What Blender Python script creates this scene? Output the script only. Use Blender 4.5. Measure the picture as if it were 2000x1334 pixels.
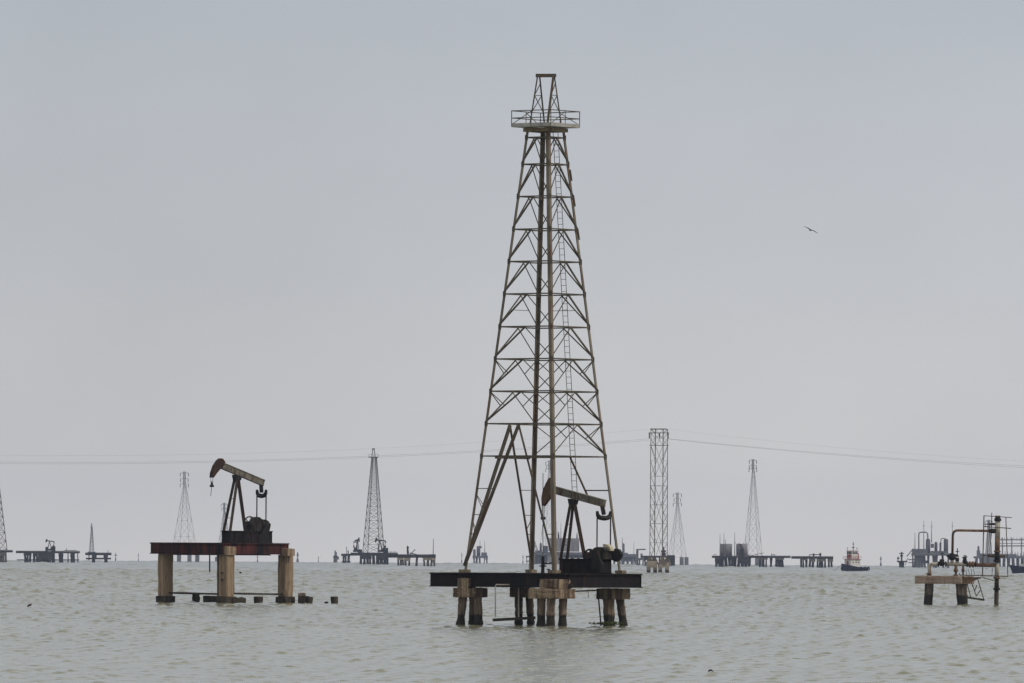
import bpy, math, random
import numpy as np
from mathutils import Vector as V, Matrix
random.seed(7)
SC = bpy.context.scene
for o in list(bpy.data.objects): bpy.data.objects.remove(o)
COL = SC.collection
R_EARTH = 6.371e6
# ------------------------------------------------------------------ camera
FPX, CAM_H = 16667.0, 5.04            # focal length in photo pixels (2000 wide), eye height over the lake
PITCH = math.atan((1080 - 667) / FPX)
ROLL = 0.0065
Fw = V((0, math.cos(PITCH), math.sin(PITCH)))
R0, U0 = V((1, 0, 0)), V((0, -math.sin(PITCH), math.cos(PITCH)))
CR = R0 * math.cos(ROLL) + U0 * math.sin(ROLL)
CU = -R0 * math.sin(ROLL) + U0 * math.cos(ROLL)
CP = V((0, 0, CAM_H))
cam_data = bpy.data.cameras.new('camera')
cam = bpy.data.objects.new('camera', cam_data); COL.objects.link(cam)
cam_data.sensor_width = 36; cam_data.lens = FPX * 36 / 2000
cam_data.clip_start = 1; cam_data.clip_end = 60000
cam.matrix_world = Matrix(((CR.x, CU.x, -Fw.x, CP.x), (CR.y, CU.y, -Fw.y, CP.y), (CR.z, CU.z, -Fw.z, CP.z), (0, 0, 0, 1)))
SC.camera = cam
# ------------------------------------------------------------------ sky, sun, exposure
SUN_EL, SUN_AZ = math.radians(48), math.radians(112)      # azimuth from +Y (view) towards +X (right)
SKYX = 1.3
w = bpy.data.worlds.new('World'); SC.world = w; w.use_nodes = True
nt = w.node_tree; nt.nodes.clear()
def N(t, **k):
    n = nt.nodes.new(t)
    for a, b in k.items(): setattr(n, a, b)
    return n
out = N('ShaderNodeOutputWorld'); bg = N('ShaderNodeBackground'); bg.inputs[1].default_value = 0.1
sky = N('ShaderNodeTexSky'); sky.sky_type = 'NISHITA'; sky.sun_disc = False
sky.sun_elevation = SUN_EL; sky.sun_rotation = SUN_AZ; sky.dust_density = 4.0; sky.air_density = 1.0
tc = N('ShaderNodeTexCoord'); mp = N('ShaderNodeMapping'); mp.inputs['Scale'].default_value = (9, 9, 14); mp.inputs['Location'].default_value = (SKYX, 0, 0)
nz = N('ShaderNodeTexNoise'); nz.inputs['Scale'].default_value = 1.0; nz.inputs['Detail'].default_value = 5; nz.inputs['Roughness'].default_value = .5
sep = N('ShaderNodeSeparateXYZ'); el = N('ShaderNodeMapRange'); el.inputs[1].default_value = 0; el.inputs[2].default_value = 1   # the veil thins a little above the horizon
rmp = N('ShaderNodeValToRGB'); ce = rmp.color_ramp.elements
ce[0].position = 0; ce[0].color = (7.25, 7.0, 6.8, 1); ce[1].position = 1; ce[1].color = (6.7, 6.7, 6.6, 1)
for p_, c_ in ((.034, (5.78, 5.95, 6.22, 1)), (.075, (4.6, 5.0, 5.6, 1)), (.13, (5.6, 5.75, 5.9, 1)), (.25, (6.1, 6.12, 6.05, 1))): e_ = ce.new(p_); e_.color = c_
cl = N('ShaderNodeMapRange'); cl.inputs[1].default_value = .3; cl.inputs[2].default_value = .7; cl.inputs[3].default_value = .905; cl.inputs[4].default_value = 1.08
ml = N('ShaderNodeMix'); ml.data_type = 'RGBA'; ml.blend_type = 'MULTIPLY'; ml.inputs[0].default_value = 1
mx = N('ShaderNodeMix'); mx.data_type = 'RGBA'; mx.inputs[0].default_value = .9
lk = nt.links.new
lk(tc.outputs['Generated'], mp.inputs[0]); lk(mp.outputs[0], nz.inputs[0]); lk(tc.outputs['Generated'], sep.inputs[0]); lk(sep.outputs[2], el.inputs[0]); lk(el.outputs[0], rmp.inputs[0])
lk(nz.outputs[0], cl.inputs[0]); lk(rmp.outputs[0], ml.inputs[6]); lk(cl.outputs[0], ml.inputs[7])
lk(sky.outputs[0], mx.inputs[6]); lk(ml.outputs[2], mx.inputs[7]); lk(mx.outputs[2], bg.inputs[0]); lk(bg.outputs[0], out.inputs[0])
sl = bpy.data.lights.new('sun', 'SUN'); sl.energy = 1.5; sl.angle = math.radians(10); sl.color = (1, .93, .82)
so = bpy.data.objects.new('sun', sl); COL.objects.link(so)
sd = V((math.sin(SUN_AZ) * math.cos(SUN_EL), math.cos(SUN_AZ) * math.cos(SUN_EL), math.sin(SUN_EL)))
so.rotation_euler = sd.to_track_quat('Z', 'Y').to_euler(); so.location = (300, 300, 400)
SC.view_settings.view_transform = 'Standard'; SC.view_settings.look = 'None'
SC.view_settings.exposure = 0; SC.view_settings.gamma = 1
SC.render.engine = 'CYCLES'
SC.cycles.volume_bounces = 1; SC.cycles.max_bounces = 6

# ------------------------------------------------------------------ helpers
def wz(r): return -r * r / (2 * R_EARTH)              # the lake follows the earth's curve
def pt(px, py, Y):                                    # photo pixel + depth -> point
    v = Fw + CR * ((px - 1000) / FPX) + CU * ((667 - py) / FPX)
    return CP + v * (Y / v.y)
def mat(name, c1, c2, scale=1.5, rough=.8, c3=None, c3amt=.5, stretch=(1, 1, .35), metal=0, bump=.2, tide=None):
    m = bpy.data.materials.new(name); m.use_nodes = True; t = m.node_tree; L = t.links.new
    b = t.nodes['Principled BSDF']; b.inputs['Roughness'].default_value = rough; b.inputs['Metallic'].default_value = metal
    b.inputs['Specular IOR Level'].default_value = .3 if max(c2) > .16 else .12
    co = t.nodes.new('ShaderNodeTexCoord'); mpn = t.nodes.new('ShaderNodeMapping'); mpn.inputs['Scale'].default_value = stretch
    L(co.outputs['Object'], mpn.inputs[0])
    n1 = t.nodes.new('ShaderNodeTexNoise'); n1.inputs['Scale'].default_value = scale; n1.inputs['Detail'].default_value = 6; n1.inputs['Roughness'].default_value = .65
    L(mpn.outputs[0], n1.inputs[0])
    r1 = t.nodes.new('ShaderNodeValToRGB'); e = r1.color_ramp.elements
    e[0].position = .36; e[0].color = (*c1, 1); e[1].position = .64; e[1].color = (*c2, 1)
    L(n1.outputs[0], r1.inputs[0]); colr = r1.outputs[0]
    def mixto(col, c, fac):
        k = t.nodes.new('ShaderNodeMix'); k.data_type = 'RGBA'; L(fac, k.inputs[0]); L(col, k.inputs[6]); k.inputs[7].default_value = (*c, 1)
        return k.outputs[2]
    if c3:
        n2 = t.nodes.new('ShaderNodeTexNoise'); n2.inputs['Scale'].default_value = scale * .6; n2.inputs['Detail'].default_value = 8; n2.inputs['Roughness'].default_value = .7
        mp2 = t.nodes.new('ShaderNodeMapping'); mp2.inputs['Scale'].default_value = (stretch[0] * 2.2, stretch[1] * 2.2, stretch[2] * .6); mp2.inputs['Location'].default_value = (3.1, 7.7, 1.3)
        L(co.outputs['Object'], mp2.inputs[0]); L(mp2.outputs[0], n2.inputs[0])
        r2 = t.nodes.new('ShaderNodeMapRange'); r2.inputs[1].default_value = .62 - .25 * c3amt; r2.inputs[2].default_value = .72 - .2 * c3amt
        L(n2.outputs[0], r2.inputs[0]); colr = mixto(colr, c3, r2.outputs[0])
    if tide:
        sx = t.nodes.new('ShaderNodeSeparateXYZ'); L(co.outputs['Object'], sx.inputs[0])
        ad = t.nodes.new('ShaderNodeMath'); ad.operation = 'MULTIPLY_ADD'; L(n1.outputs[0], ad.inputs[0]); ad.inputs[1].default_value = -.5; L(sx.outputs[2], ad.inputs[2])
        r3 = t.nodes.new('ShaderNodeMapRange'); r3.inputs[1].default_value = tide[0] - .25 - .06; r3.inputs[2].default_value = tide[0] - .25 + .06; r3.inputs[3].default_value = .93; r3.inputs[4].default_value = 0
        L(ad.outputs[0], r3.inputs[0]); colr = mixto(colr, tide[1], r3.outputs[0])
    L(colr, b.inputs['Base Color'])
    if bump:
        bp = t.nodes.new('ShaderNodeBump'); bp.inputs['Strength'].default_value = bump; bp.inputs['Distance'].default_value = .04
        L(n1.outputs[0], bp.inputs['Height']); L(bp.outputs[0], b.inputs['Normal'])
    return m
class MB:
    def __init__(s): s.v = []; s.f = []
    def add(s, vs, fs):
        n = len(s.v); s.v += [V(p) for p in vs]; s.f += [[i + n for i in f] for f in fs]; return s
    def hexa(s, p):   # 8 points: bottom 4, top 4
        return s.add(p, [(3, 2, 1, 0), (4, 5, 6, 7), (0, 1, 5, 4), (1, 2, 6, 5), (2, 3, 7, 6), (3, 0, 4, 7)])
    def box(s, c, sz, yaw=0):
        c = V(c); a, b = math.cos(yaw), math.sin(yaw); P = []
        for z in (-.5, .5):
            for x, y in ((-.5, -.5), (.5, -.5), (.5, .5), (-.5, .5)):
                X, Y = x * sz[0], y * sz[1]; P.append(c + V((X * a - Y * b, X * b + Y * a, z * sz[2])))
        return s.hexa(P)
    def bar(s, p, q, wd, h=None, up=None):
        p, q = V(p), V(q); h = h or wd; d = (q - p).normalized()
        u = V(up) if up else (V((0, 0, 1)) if abs(d.z) < .95 else V((0, 1, 0)))
        r = d.cross(u).normalized(); u = r.cross(d).normalized(); P = []
        for e in (p, q):
            for x, y in ((-.5, -.5), (.5, -.5), (.5, .5), (-.5, .5)): P.append(e + r * x * wd + u * y * h)
        return s.add(P, [(0, 1, 2, 3), (7, 6, 5, 4), (0, 4, 5, 1), (1, 5, 6, 2), (2, 6, 7, 3), (3, 7, 4, 0)])
    def angle(s, p, q, wd, toward, th=.03):   # angle iron with its corner away from 'toward'
        p, q = V(p), V(q); d = (q - p).normalized(); tw = (V(toward) - p); tw = (tw - d * tw.dot(d)).normalized()
        sd_ = d.cross(tw).normalized(); a = (tw + sd_).normalized(); b = (tw - sd_).normalized()
        s.bar(p + a * wd / 2, q + a * wd / 2, wd, th, up=d.cross(a)); s.bar(p + b * wd / 2, q + b * wd / 2, wd, th, up=d.cross(b)); return s
    def tube(s, pts, r, n=8, jit=0):
        pts = [V(p) for p in pts]; rs = r if isinstance(r, (list, tuple)) else [r] * len(pts); vs, fs = [], []
        u = None
        for i, p in enumerate(pts):
            d = ((pts[min(i + 1, len(pts) - 1)]) - pts[max(i - 1, 0)])
            d = d.normalized() if d.length > 1e-9 else V((0, 0, 1))
            if u is None:
                u = d.orthogonal().normalized() if abs(d.z) < .95 else V((1, 0, 0))
            u = (u - d * u.dot(d)).normalized(); x = d.cross(u)
            for k in range(n):
                a = 2 * math.pi * (k + .5) / n; rr = rs[i] * (1 + random.uniform(-jit, jit))
                vs.append(p + u * math.cos(a) * rr + x * math.sin(a) * rr)
        for i in range(len(pts) - 1):
            for k in range(n): fs.append((i * n + k, i * n + (k + 1) % n, (i + 1) * n + (k + 1) % n, (i + 1) * n + k))
        fs.append(tuple(reversed(range(n)))); fs.append(tuple((len(pts) - 1) * n + k for k in range(n)))
        return s.add(vs, fs)
    def prism(s, poly, vec):
        vec = V(vec); n = len(poly); P = [V(p) for p in poly]; Q = [p + vec for p in P]
        fs = [tuple(range(n)), tuple(reversed(range(n, 2 * n)))] + [(i, n + i, n + (i + 1) % n, (i + 1) % n) for i in range(n)]
        return s.add(P + Q, fs)
    def rough(s, c, sz, yaw=0, n=4, amp=.04):   # weathered concrete block: gridded box with uneven faces
        c = V(c); ca, sa = math.cos(yaw), math.sin(yaw); vid = {}; vs = []; fs = []
        def g(i, j, k):
            if (i, j, k) not in vid:
                x, y, z = (i / n - .5) * sz[0], (j / n - .5) * sz[1], (k / n - .5) * sz[2]
                e = sum(q in (0, n) for q in (i, j, k)); f = 1 - (.012 if e >= 2 else 0) - (.015 if e == 3 else 0)
                x, y, z = (x * f + random.gauss(0, amp / 3), y * f + random.gauss(0, amp / 3), z * f + random.gauss(0, amp / 3))
                vid[(i, j, k)] = len(vs); vs.append(c + V((x * ca - y * sa, x * sa + y * ca, z)))
            return vid[(i, j, k)]
        for a in range(n):
            for b in range(n):
                for k, fl in ((0, 1), (n, 0)):
                    for q in ((g(a, b, k), g(a + 1, b, k), g(a + 1, b + 1, k), g(a, b + 1, k)), (g(k, a, b), g(k, a + 1, b), g(k, a + 1, b + 1), g(k, a, b + 1)), (g(b, k, a), g(b, k, a + 1), g(b + 1, k, a + 1), g(b + 1, k, a))):
                        fs.append(tuple(reversed(q)) if fl else q)
        return s.add(vs, fs)
    def ibeam(s, p, q, h, wf, tf=.06, tw=.05, stiff=0):   # p,q: centre of the top edge
        p, q = V(p), V(q); z = V((0, 0, 1)); d = (q - p)
        s.bar(p - z * tf / 2, q - z * tf / 2, wf, tf); s.bar(p - z * (h - tf / 2), q - z * (h - tf / 2), wf, tf)
        s.bar(p - z * h / 2, q - z * h / 2, tw, h - 2 * tf)
        for i in range(stiff):
            c = p + d * ((i + .5) / stiff); s.bar(c - z * tf, c - z * (h - tf), wf * .8, .03, up=d.normalized())
        return s
    def build(s, name, m, parent=None, smooth=False, kind=None, label=None):
        off = root_of(parent).location if parent else V((0, 0, 0))
        me = bpy.data.meshes.new(name); me.from_pydata([tuple(p - off) for p in s.v], [], s.f); me.materials.append(m)
        if smooth:
            for p in me.polygons: p.use_smooth = True
        o = bpy.data.objects.new(name, me); COL.objects.link(o)
        if parent: o.parent = parent
        if kind: o['kind'] = kind
        if label: o['label'] = label
        return o
def root_of(o):
    while o.parent: o = o.parent
    return o
def thing(name, label, cat, loc, group=None):
    o = bpy.data.objects.new(name, None); COL.objects.link(o); o.location = loc; o.empty_display_size = .5
    o['label'] = label; o['category'] = cat
    if group: o['group'] = group
    return o
def lone(mb, name, m, label, cat, loc, group=None, smooth=False):   # a thing that is one mesh, origin at its base
    loc = V(loc); mb.v = [p - loc for p in mb.v]; o = mb.build(name, m, None, smooth); o.location = loc
    o['label'] = label; o['category'] = cat
    if group: o['group'] = group
    return o
def frame(o, yaw):
    o = V(o); S = V((math.cos(yaw), math.sin(yaw), 0)); T = V((-math.sin(yaw), math.cos(yaw), 0))
    return lambda s, t, z: o + S * s + T * t + V((0, 0, z))

# ------------------------------------------------------------------ materials
TIDE = (.02, .018, .013)
m_conc = mat('weathered_concrete', (.20, .145, .095), (.35, .265, .18), 1.6, .9, (.075, .05, .034), .7, tide=(.55, TIDE), bump=.5)
m_conc_pale = mat('bare_concrete_pillar', (.27, .195, .125), (.37, .275, .18), 1.8, .9, (.13, .085, .055), .6, stretch=(1.6, 1.6, .105), tide=(.5, TIDE), bump=.4)
m_conc_old = mat('old_grey_concrete', (.13, .095, .07), (.27, .20, .145), 2.2, .9, (.06, .045, .035), .5, tide=(.75, TIDE), bump=.5)
m_conc_wet = mat('wet_dark_concrete', (.03, .026, .02), (.085, .065, .045), 2.5, .7, (.015, .02, .008), .4)
m_black = mat('black_rusted_steel', (.008, .007, .008), (.022, .017, .016), .8, .8, (.07, .03, .018), .2)
m_redbeam = mat('red_primer_beam', (.05, .018, .016), (.115, .03, .024), .55, .8, (.011, .010, .011), .75, stretch=(1, 1, .6))
m_derrick = mat('weathered_derrick_steel', (.06, .054, .043), (.125, .104, .075), 1.3, .75, (.12, .055, .03), .3)
m_leg = mat('tan_derrick_leg', (.115, .098, .074), (.245, .205, .152), .9, .75, (.13, .065, .04), .35, stretch=(1, 1, .25))
m_brace = mat('thin_brace_steel', (.06, .055, .045), (.14, .118, .085), 2, .75)
m_grey = mat('grey_plank', (.28, .28, .27), (.46, .45, .42), 1.5, .85, (.15, .10, .07), .3)
m_foot = mat('footing_plate', (.15, .12, .08), (.30, .24, .16), 2, .85, (.08, .05, .03), .4)
m_beam = mat('worn_beam_paint', (.11, .10, .083), (.21, .19, .155), 1.8, .7, (.07, .04, .025), .4, stretch=(1, 1, 1))
m_head = mat('rusty_horse_head', (.075, .05, .034), (.13, .085, .055), 1.5, .8, (.04, .02, .015), .4)
m_head_red = mat('red_brown_horse_head', (.032, .02, .015), (.068, .034, .024), 1.2, .8, (.03, .02, .015), .4)
m_post = mat('brown_post_steel', (.035, .027, .021), (.085, .064, .046), 1.4, .75, (.07, .03, .018), .35)
m_mach = mat('black_machinery', (.010, .010, .011), (.03, .027, .026), 2.5, .6, (.06, .035, .025), .2)
m_skid = mat('dark_brown_skid', (.008, .008, .008), (.022, .016, .015), .8, .75, (.07, .035, .03), .15)
m_gear = mat('greasy_gearbox', (.018, .017, .014), (.06, .053, .04), 2, .6, (.012, .011, .01), .5)
m_cream = mat('cream_guard', (.40, .36, .24), (.55, .5, .36), 3, .6)
m_pale = mat('pale_pipe_paint', (.30, .275, .235), (.45, .42, .36), 2, .6, (.17, .085, .045), .3)
m_rust = mat('rusty_pipe', (.10, .055, .03), (.21, .125, .075), 2.2, .8, (.05, .028, .018), .4)
m_rail = mat('brown_rail', (.06, .045, .035), (.12, .09, .065), 3, .75)
m_pinkconc = mat('stained_deck_concrete', (.24, .175, .135), (.38, .29, .225), 1.6, .9, (.12, .055, .035), .4, stretch=(1.5, 1.5, .2))
m_pier = mat('marine_pier_concrete', (.085, .07, .05), (.27, .22, .17), 1.3, .9, (.04, .032, .025), .5, stretch=(1.4, 1.4, .25), tide=(1.0, TIDE), bump=.5)
m_fconc = mat('far_concrete', (.10, .085, .07), (.20, .165, .13), .5, .9, tide=(.8, TIDE), bump=0)
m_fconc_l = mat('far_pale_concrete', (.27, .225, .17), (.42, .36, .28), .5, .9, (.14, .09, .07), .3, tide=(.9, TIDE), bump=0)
m_fdark = mat('far_dark_steel', (.018, .017, .018), (.045, .038, .034), .6, .8, bump=0)
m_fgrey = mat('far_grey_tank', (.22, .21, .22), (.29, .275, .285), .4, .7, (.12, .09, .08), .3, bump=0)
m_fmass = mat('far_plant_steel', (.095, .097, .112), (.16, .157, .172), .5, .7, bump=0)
m_galv = mat('galvanised_lattice', (.19, .19, .19), (.27, .265, .26), .6, .6, bump=0)
m_wire = mat('conductor_wire', (.10, .10, .10), (.13, .13, .13), 1, .5, bump=0)
m_white = mat('white_ship_paint', (.62, .61, .58), (.74, .73, .70), 1.2, .5, (.40, .22, .14), .3, bump=0)
m_red = mat('red_ship_paint', (.25, .03, .028), (.34, .05, .04), 1.2, .5, bump=0)
m_navy = mat('navy_hull', (.012, .016, .04), (.028, .033, .065), .8, .5, (.05, .035, .03), .2, bump=0)
m_glass = mat('dark_window_glass', (.02, .024, .03), (.03, .035, .04), 1, .15, bump=0)
m_tyre = mat('tyre_rubber', (.012, .012, .012), (.02, .02, .02), 2, .9, bump=0)
m_bird = mat('bird_feathers', (.05, .045, .04), (.10, .09, .08), 8, .9, bump=0)
m_birdl = mat('black_bird_feathers', (.014, .013, .013), (.03, .028, .026), 8, .9, bump=0)
m_float = mat('brown_driftwood', (.03, .018, .014), (.06, .035, .03), 5, .9, bump=0)
m_weed = mat('green_weed', (.03, .045, .01), (.07, .10, .02), 4, .9, bump=0)

# ------------------------------------------------------------------ the lake: one sheet with real waves, finest where the photo looks
def water_material():
    m = bpy.data.materials.new('murky_lake_water'); m.use_nodes = True; t = m.node_tree; L = t.links.new
    b = t.nodes['Principled BSDF']; b.inputs['IOR'].default_value = 1.333; b.inputs['Roughness'].default_value = .10
    co = t.nodes.new('ShaderNodeTexCoord')
    n0 = t.nodes.new('ShaderNodeTexNoise'); n0.inputs['Scale'].default_value = .012; n0.inputs['Detail'].default_value = 5
    L(co.outputs['Object'], n0.inputs[0])
    r = t.nodes.new('ShaderNodeValToRGB'); e = r.color_ramp.elements
    e[0].position = .35; e[0].color = (.162, .164, .104, 1); e[1].position = .65; e[1].color = (.19, .19, .13, 1)
    L(n0.outputs[0], r.inputs[0]); L(r.outputs[0], b.inputs['Base Color'])
    n1 = t.nodes.new('ShaderNodeTexNoise'); n1.inputs['Scale'].default_value = 2.6; n1.inputs['Detail'].default_value = 3
    L(co.outputs['Object'], n1.inputs[0])
    bp = t.nodes.new('ShaderNodeBump'); bp.inputs['Strength'].default_value = .25; bp.inputs['Distance'].default_value = .06
    L(n1.outputs[0], bp.inputs['Height']); L(bp.outputs[0], b.inputs['Normal'])
    return m
rng = np.random.default_rng(11)
lam = np.exp(np.concatenate([rng.uniform(math.log(.5), math.log(1.6), 64), rng.uniform(math.log(2.2), math.log(6), 24), rng.uniform(math.log(6), math.log(11), 20)])); NW = len(lam)
ang = math.radians(-80) + rng.normal(0, .95, NW)
kk = 2 * math.pi / lam; slope = np.where(lam > 6, .003, np.where(lam > 2.2, .007, .022)) * rng.uniform(.6, 1.3, NW); ph = rng.uniform(0, 6.283, NW)
GA, GL, GP = rng.uniform(0, 3.1416, 14), rng.uniform(.9, 2.8, 14), rng.uniform(0, 6.283, 14)
def waves(x, y, lmin, rms):
    gain = rms / math.sqrt(float((slope[lam >= lmin] ** 2).sum()) / 2)
    dx = np.zeros_like(x); dy = np.zeros_like(x); dz = np.zeros_like(x)
    for i in range(NW):
        if lam[i] < lmin: continue
        cx, cy = math.cos(ang[i]), math.sin(ang[i]); a = gain * slope[i] / kk[i]; th = kk[i] * (cx * x + cy * y) + ph[i]
        s_ = np.sin(th); dz += a * np.cos(th); dx -= 1.1 * a * cx * s_; dy -= 1.1 * a * cy * s_
    g = np.zeros_like(x)                                   # wave groups: a few steep crests among low ones
    for i in range(14):
        th = GA[i]; k_ = 2 * math.pi / (GL[i] * (1 if lmin < 2 else 1.5)); g += np.cos(k_ * (math.cos(th) * x + .6 * math.sin(th) * y) + GP[i])
    env = .5 + .8 * np.clip(g / math.sqrt(7) - .25, 0, 2.4)
    return dx * env, dy * env, dz * env
def build_water():
    VS, QS = [], []; base = 0
    def patch(rr, th, lmin, gain):
        nonlocal base
        Rg, Tg = np.meshgrid(rr, th, indexing='ij'); x = Rg * np.sin(Tg); y = Rg * np.cos(Tg)
        z = -Rg * Rg / (2 * R_EARTH)
        if lmin is not None:
            dx, dy, dz = waves(x, y, lmin, gain); x = x + dx; y = y + dy; z = z + dz
        VS.append(np.stack([x, y, z], -1).reshape(-1, 3)); nr, nc = Rg.shape
        idx = (np.arange(nr)[:, None] * nc + np.arange(nc)[None, :]) + base; base += nr * nc
        QS.append(np.stack([idx[:-1, :-1], idx[:-1, 1:], idx[1:, 1:], idx[1:, :-1]], -1).reshape(-1, 4))
    A = .072
    patch(np.arange(316, 550.1, .18), np.linspace(-A, A, 380), .5, .10)
    patch(np.arange(550, 1000.1, .36), np.linspace(-A, A, 340), .9, .11)
    patch(np.arange(1000, 2500.1, 1.0), np.linspace(-A, A, 260), 2.2, .112)
    patch(np.arange(2500, 9000.1, 5.0), np.linspace(-A, A, 110), 6, .105)
    patch(np.concatenate([np.linspace(.5, 60, 60), np.linspace(61, 316, 256)]), np.linspace(-A, A, 60), 4, .06)
    rest = np.concatenate([np.geomspace(.5, 300, 60), np.geomspace(310, 9000, 160)])
    patch(rest, np.linspace(A, 2 * math.pi - A, 240), None, 1)
    vs = np.concatenate(VS); qs = np.concatenate(QS)
    me = bpy.data.meshes.new('lake_water'); me.vertices.add(len(vs)); me.vertices.foreach_set('co', vs.ravel().astype(np.float32))
    me.loops.add(qs.size); me.loops.foreach_set('vertex_index', qs.ravel().astype(np.int32))
    me.polygons.add(len(qs)); me.polygons.foreach_set('loop_start', np.arange(0, qs.size, 4, dtype=np.int32)); me.polygons.foreach_set('loop_total', np.full(len(qs), 4, np.int32))
    me.polygons.foreach_set('use_smooth', np.ones(len(qs), bool))
    me.update(); me.validate(); me.materials.append(water_material())
    o = bpy.data.objects.new('lake_water', me); COL.objects.link(o); o['kind'] = 'structure'
build_water()

# ------------------------------------------------------------------ haze over the lake
HAZE = 3.9e-5
hb = MB().box((0, 0, 36), (19400, 19400, 96))
hm = bpy.data.materials.new('lake_haze'); hm.use_nodes = True; hm.node_tree.nodes.clear()
ho = hm.node_tree.nodes.new('ShaderNodeOutputMaterial'); hv = hm.node_tree.nodes.new('ShaderNodeVolumePrincipled')
hv.inputs['Density'].default_value = HAZE; hv.inputs['Color'].default_value = (.60, .71, 1.0, 1); hv.inputs['Anisotropy'].default_value = 0.2
hm.node_tree.links.new(hv.outputs[0], ho.inputs['Volume'])
hz = hb.build('haze', hm, None, kind='stuff')

# ------------------------------------------------------------------ pumping unit
def pumpjack(label, origin, yaw, T, cat='pumpjack', group=None, far=False, connected=True):
    """origin: foot of the well on the deck; +s runs from the well to the tail. T: outline in metres"""
    g = frame(origin, yaw); r = thing('pumpjack', label, cat, g(T['base'][0], 0, 0), group)
    D = lambda m: m_fdark if far else m
    s0, s1, hw, bh = T['base']; k = T['k']
    b = MB()
    if far: b.bar(g(s0, 0, bh / 2), g(s1, 0, bh / 2), hw * 2, bh)
    else:
        for t in (-hw + .1, hw - .1): b.ibeam(g(s0, t, bh), g(s1, t, bh), bh, .22, .06, .04, 5)
        for s in (s0 + .05, (s0 + s1) / 2, s1 - .05): b.bar(g(s, -hw + .1, bh * .45), g(s, hw - .1, bh * .45), .08, bh * .8)
        b.bar(g(s0, 0, bh + .02), g(s1, 0, bh + .02), hw * 2, .04)
    b.build('skid_base', D(m_skid), r)
    (ps, pz), fs, rs_, lw = T['post']            # apex, front foot s, rear foot s, leg width
    for t0, t1 in ((-.30 * k, -.16 * k), (.30 * k, .16 * k)):
        MB().bar(g(fs, t0 * 1.3, bh), g(ps - .1 * k, t1, pz), lw, lw * .9).build('post_leg', D(m_post), r)
    MB().bar(g(rs_, 0, bh), g(ps + .12 * k, 0, pz), lw * 1.25, lw).build('post_leg', D(m_post), r)
    if not far:
        b = MB()
        for f in (.25, .62): b.bar(g(fs + (ps - .1 * k - fs) * f, -.4 * k * (1 - f) - .16 * k * f, bh + (pz - bh) * f), g(fs + (ps - .1 * k - fs) * f, .4 * k * (1 - f) + .16 * k * f, bh + (pz - bh) * f), .05)
        b.build('post_rung', m_post, r)
    (a0, z0), (a1, z1), th = T['beam']           # centre line of the walking beam and its depth
    wb = .34 * k; p, q = g(a0, 0, z0), g(a1, 0, z1); dn = (q - p).normalized(); up = V((0, 0, 1)); up = (up - dn * up.dot(dn)).normalized()
    b = MB(); b.bar(p + up * (th / 2 - .03 * k), q + up * (th / 2 - .03 * k), wb, .06 * k, up=up); b.bar(p - up * (th / 2 - .03 * k), q - up * (th / 2 - .03 * k), wb, .06 * k, up=up)
    b.bar(p, q, .27 * k, th - .12 * k, up=up); wbm = b.build('walking_beam', D(m_beam), r)
    if not far:
        for f in (.2, .4, .52, .72):
            MB().bar(p + (q - p) * f - up * (th / 2 - .05 * k), p + (q - p) * f + up * (th / 2 - .05 * k), wb * .9, .05, up=dn).build('stiffener', m_post, wbm)
    b = MB().prism([g(ps - .3 * k, -.26 * k, pz + .3 * k), g(ps + .3 * k, -.26 * k, pz + .18 * k), g(ps + .2 * k, -.26 * k, pz - .12 * k), g(ps - .2 * k, -.26 * k, pz - .12 * k)], g(0, .52 * k, 0) - g(0, 0, 0))
    b.build('saddle_bearing', D(m_mach), r)
    ht = .32 * k
    hh = MB().prism([g(s, -ht / 2, z) for s, z in T['head']], g(0, ht, 0) - g(0, 0, 0)).build('horse_head', D(T.get('headm', m_head)), r)
    # bridle cables and carrier bar
    bs, bz0, bz1 = T['bridle']
    if not far:
        for t in (-.13 * k, .13 * k): MB().tube([g(bs, t, bz0), g(bs, t * .9, bz1)], .022, 6).build('bridle_cable', m_mach, r)
        MB().bar(g(bs, -.2 * k, bz1), g(bs, .2 * k, bz1), .14, .2).build('carrier_bar', m_mach, r)
    # equaliser yoke and pitman arms
    es, ez, ew = T['yoke']
    b = MB(); b.bar(g(a1 - .22 * k, 0, z1 - th * .3), g(es, 0, ez + .1 * k), .3 * k, .38 * k)
    yk = b.build('tail_bearing', D(m_mach), r)
    pts = [g(es, -ew, ez + .32 * k), g(es, -ew * .93, ez + .05 * k), g(es, -ew * .6, ez - .13 * k), g(es, 0, ez - .16 * k), g(es, ew * .6, ez - .13 * k), g(es, ew * .93, ez + .05 * k), g(es, ew, ez + .32 * k)]
    MB().tube(pts, [.11 * k, .15 * k, .17 * k, .2 * k, .17 * k, .15 * k, .11 * k], 6).build('equalizer', D(m_mach), r)
    (cs, cz), cdir, cl = T['crank']               # crank pin, counterweight direction
    shs, shz = T['shaft']
    for t in (-1, 1):
        MB().tube([g(es, t * ew, ez + .1 * k), g(cs, t * ew, cz)], .055 * k if not far else .1, 6).build('pitman_arm', D(m_mach), r)
        cd_ = cdir[0 if t < 0 else 1]; cr = MB(); d = V((math.cos(cd_), 0, math.sin(cd_))); n_ = V((-d.z, 0, d.x))
        outl = [(-.35, .2), (.3, .34), (.75, .52), (1.05, .42), (1.3, .04), (1.05, -.36), (.7, -.5), (.3, -.3), (-.35, -.2)]
        P = [g(shs + (d.x * x + n_.x * y) * cl, t * (ew - .2 * k), shz + (d.z * x + n_.z * y) * cl) for x, y in outl]
        cr.prism(P, (g(0, t * .26 * k, 0) - g(0, 0, 0))); cr.build('crank_weight', D(m_mach), r)
    b = MB(); gx, gw = T['gear']
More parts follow.
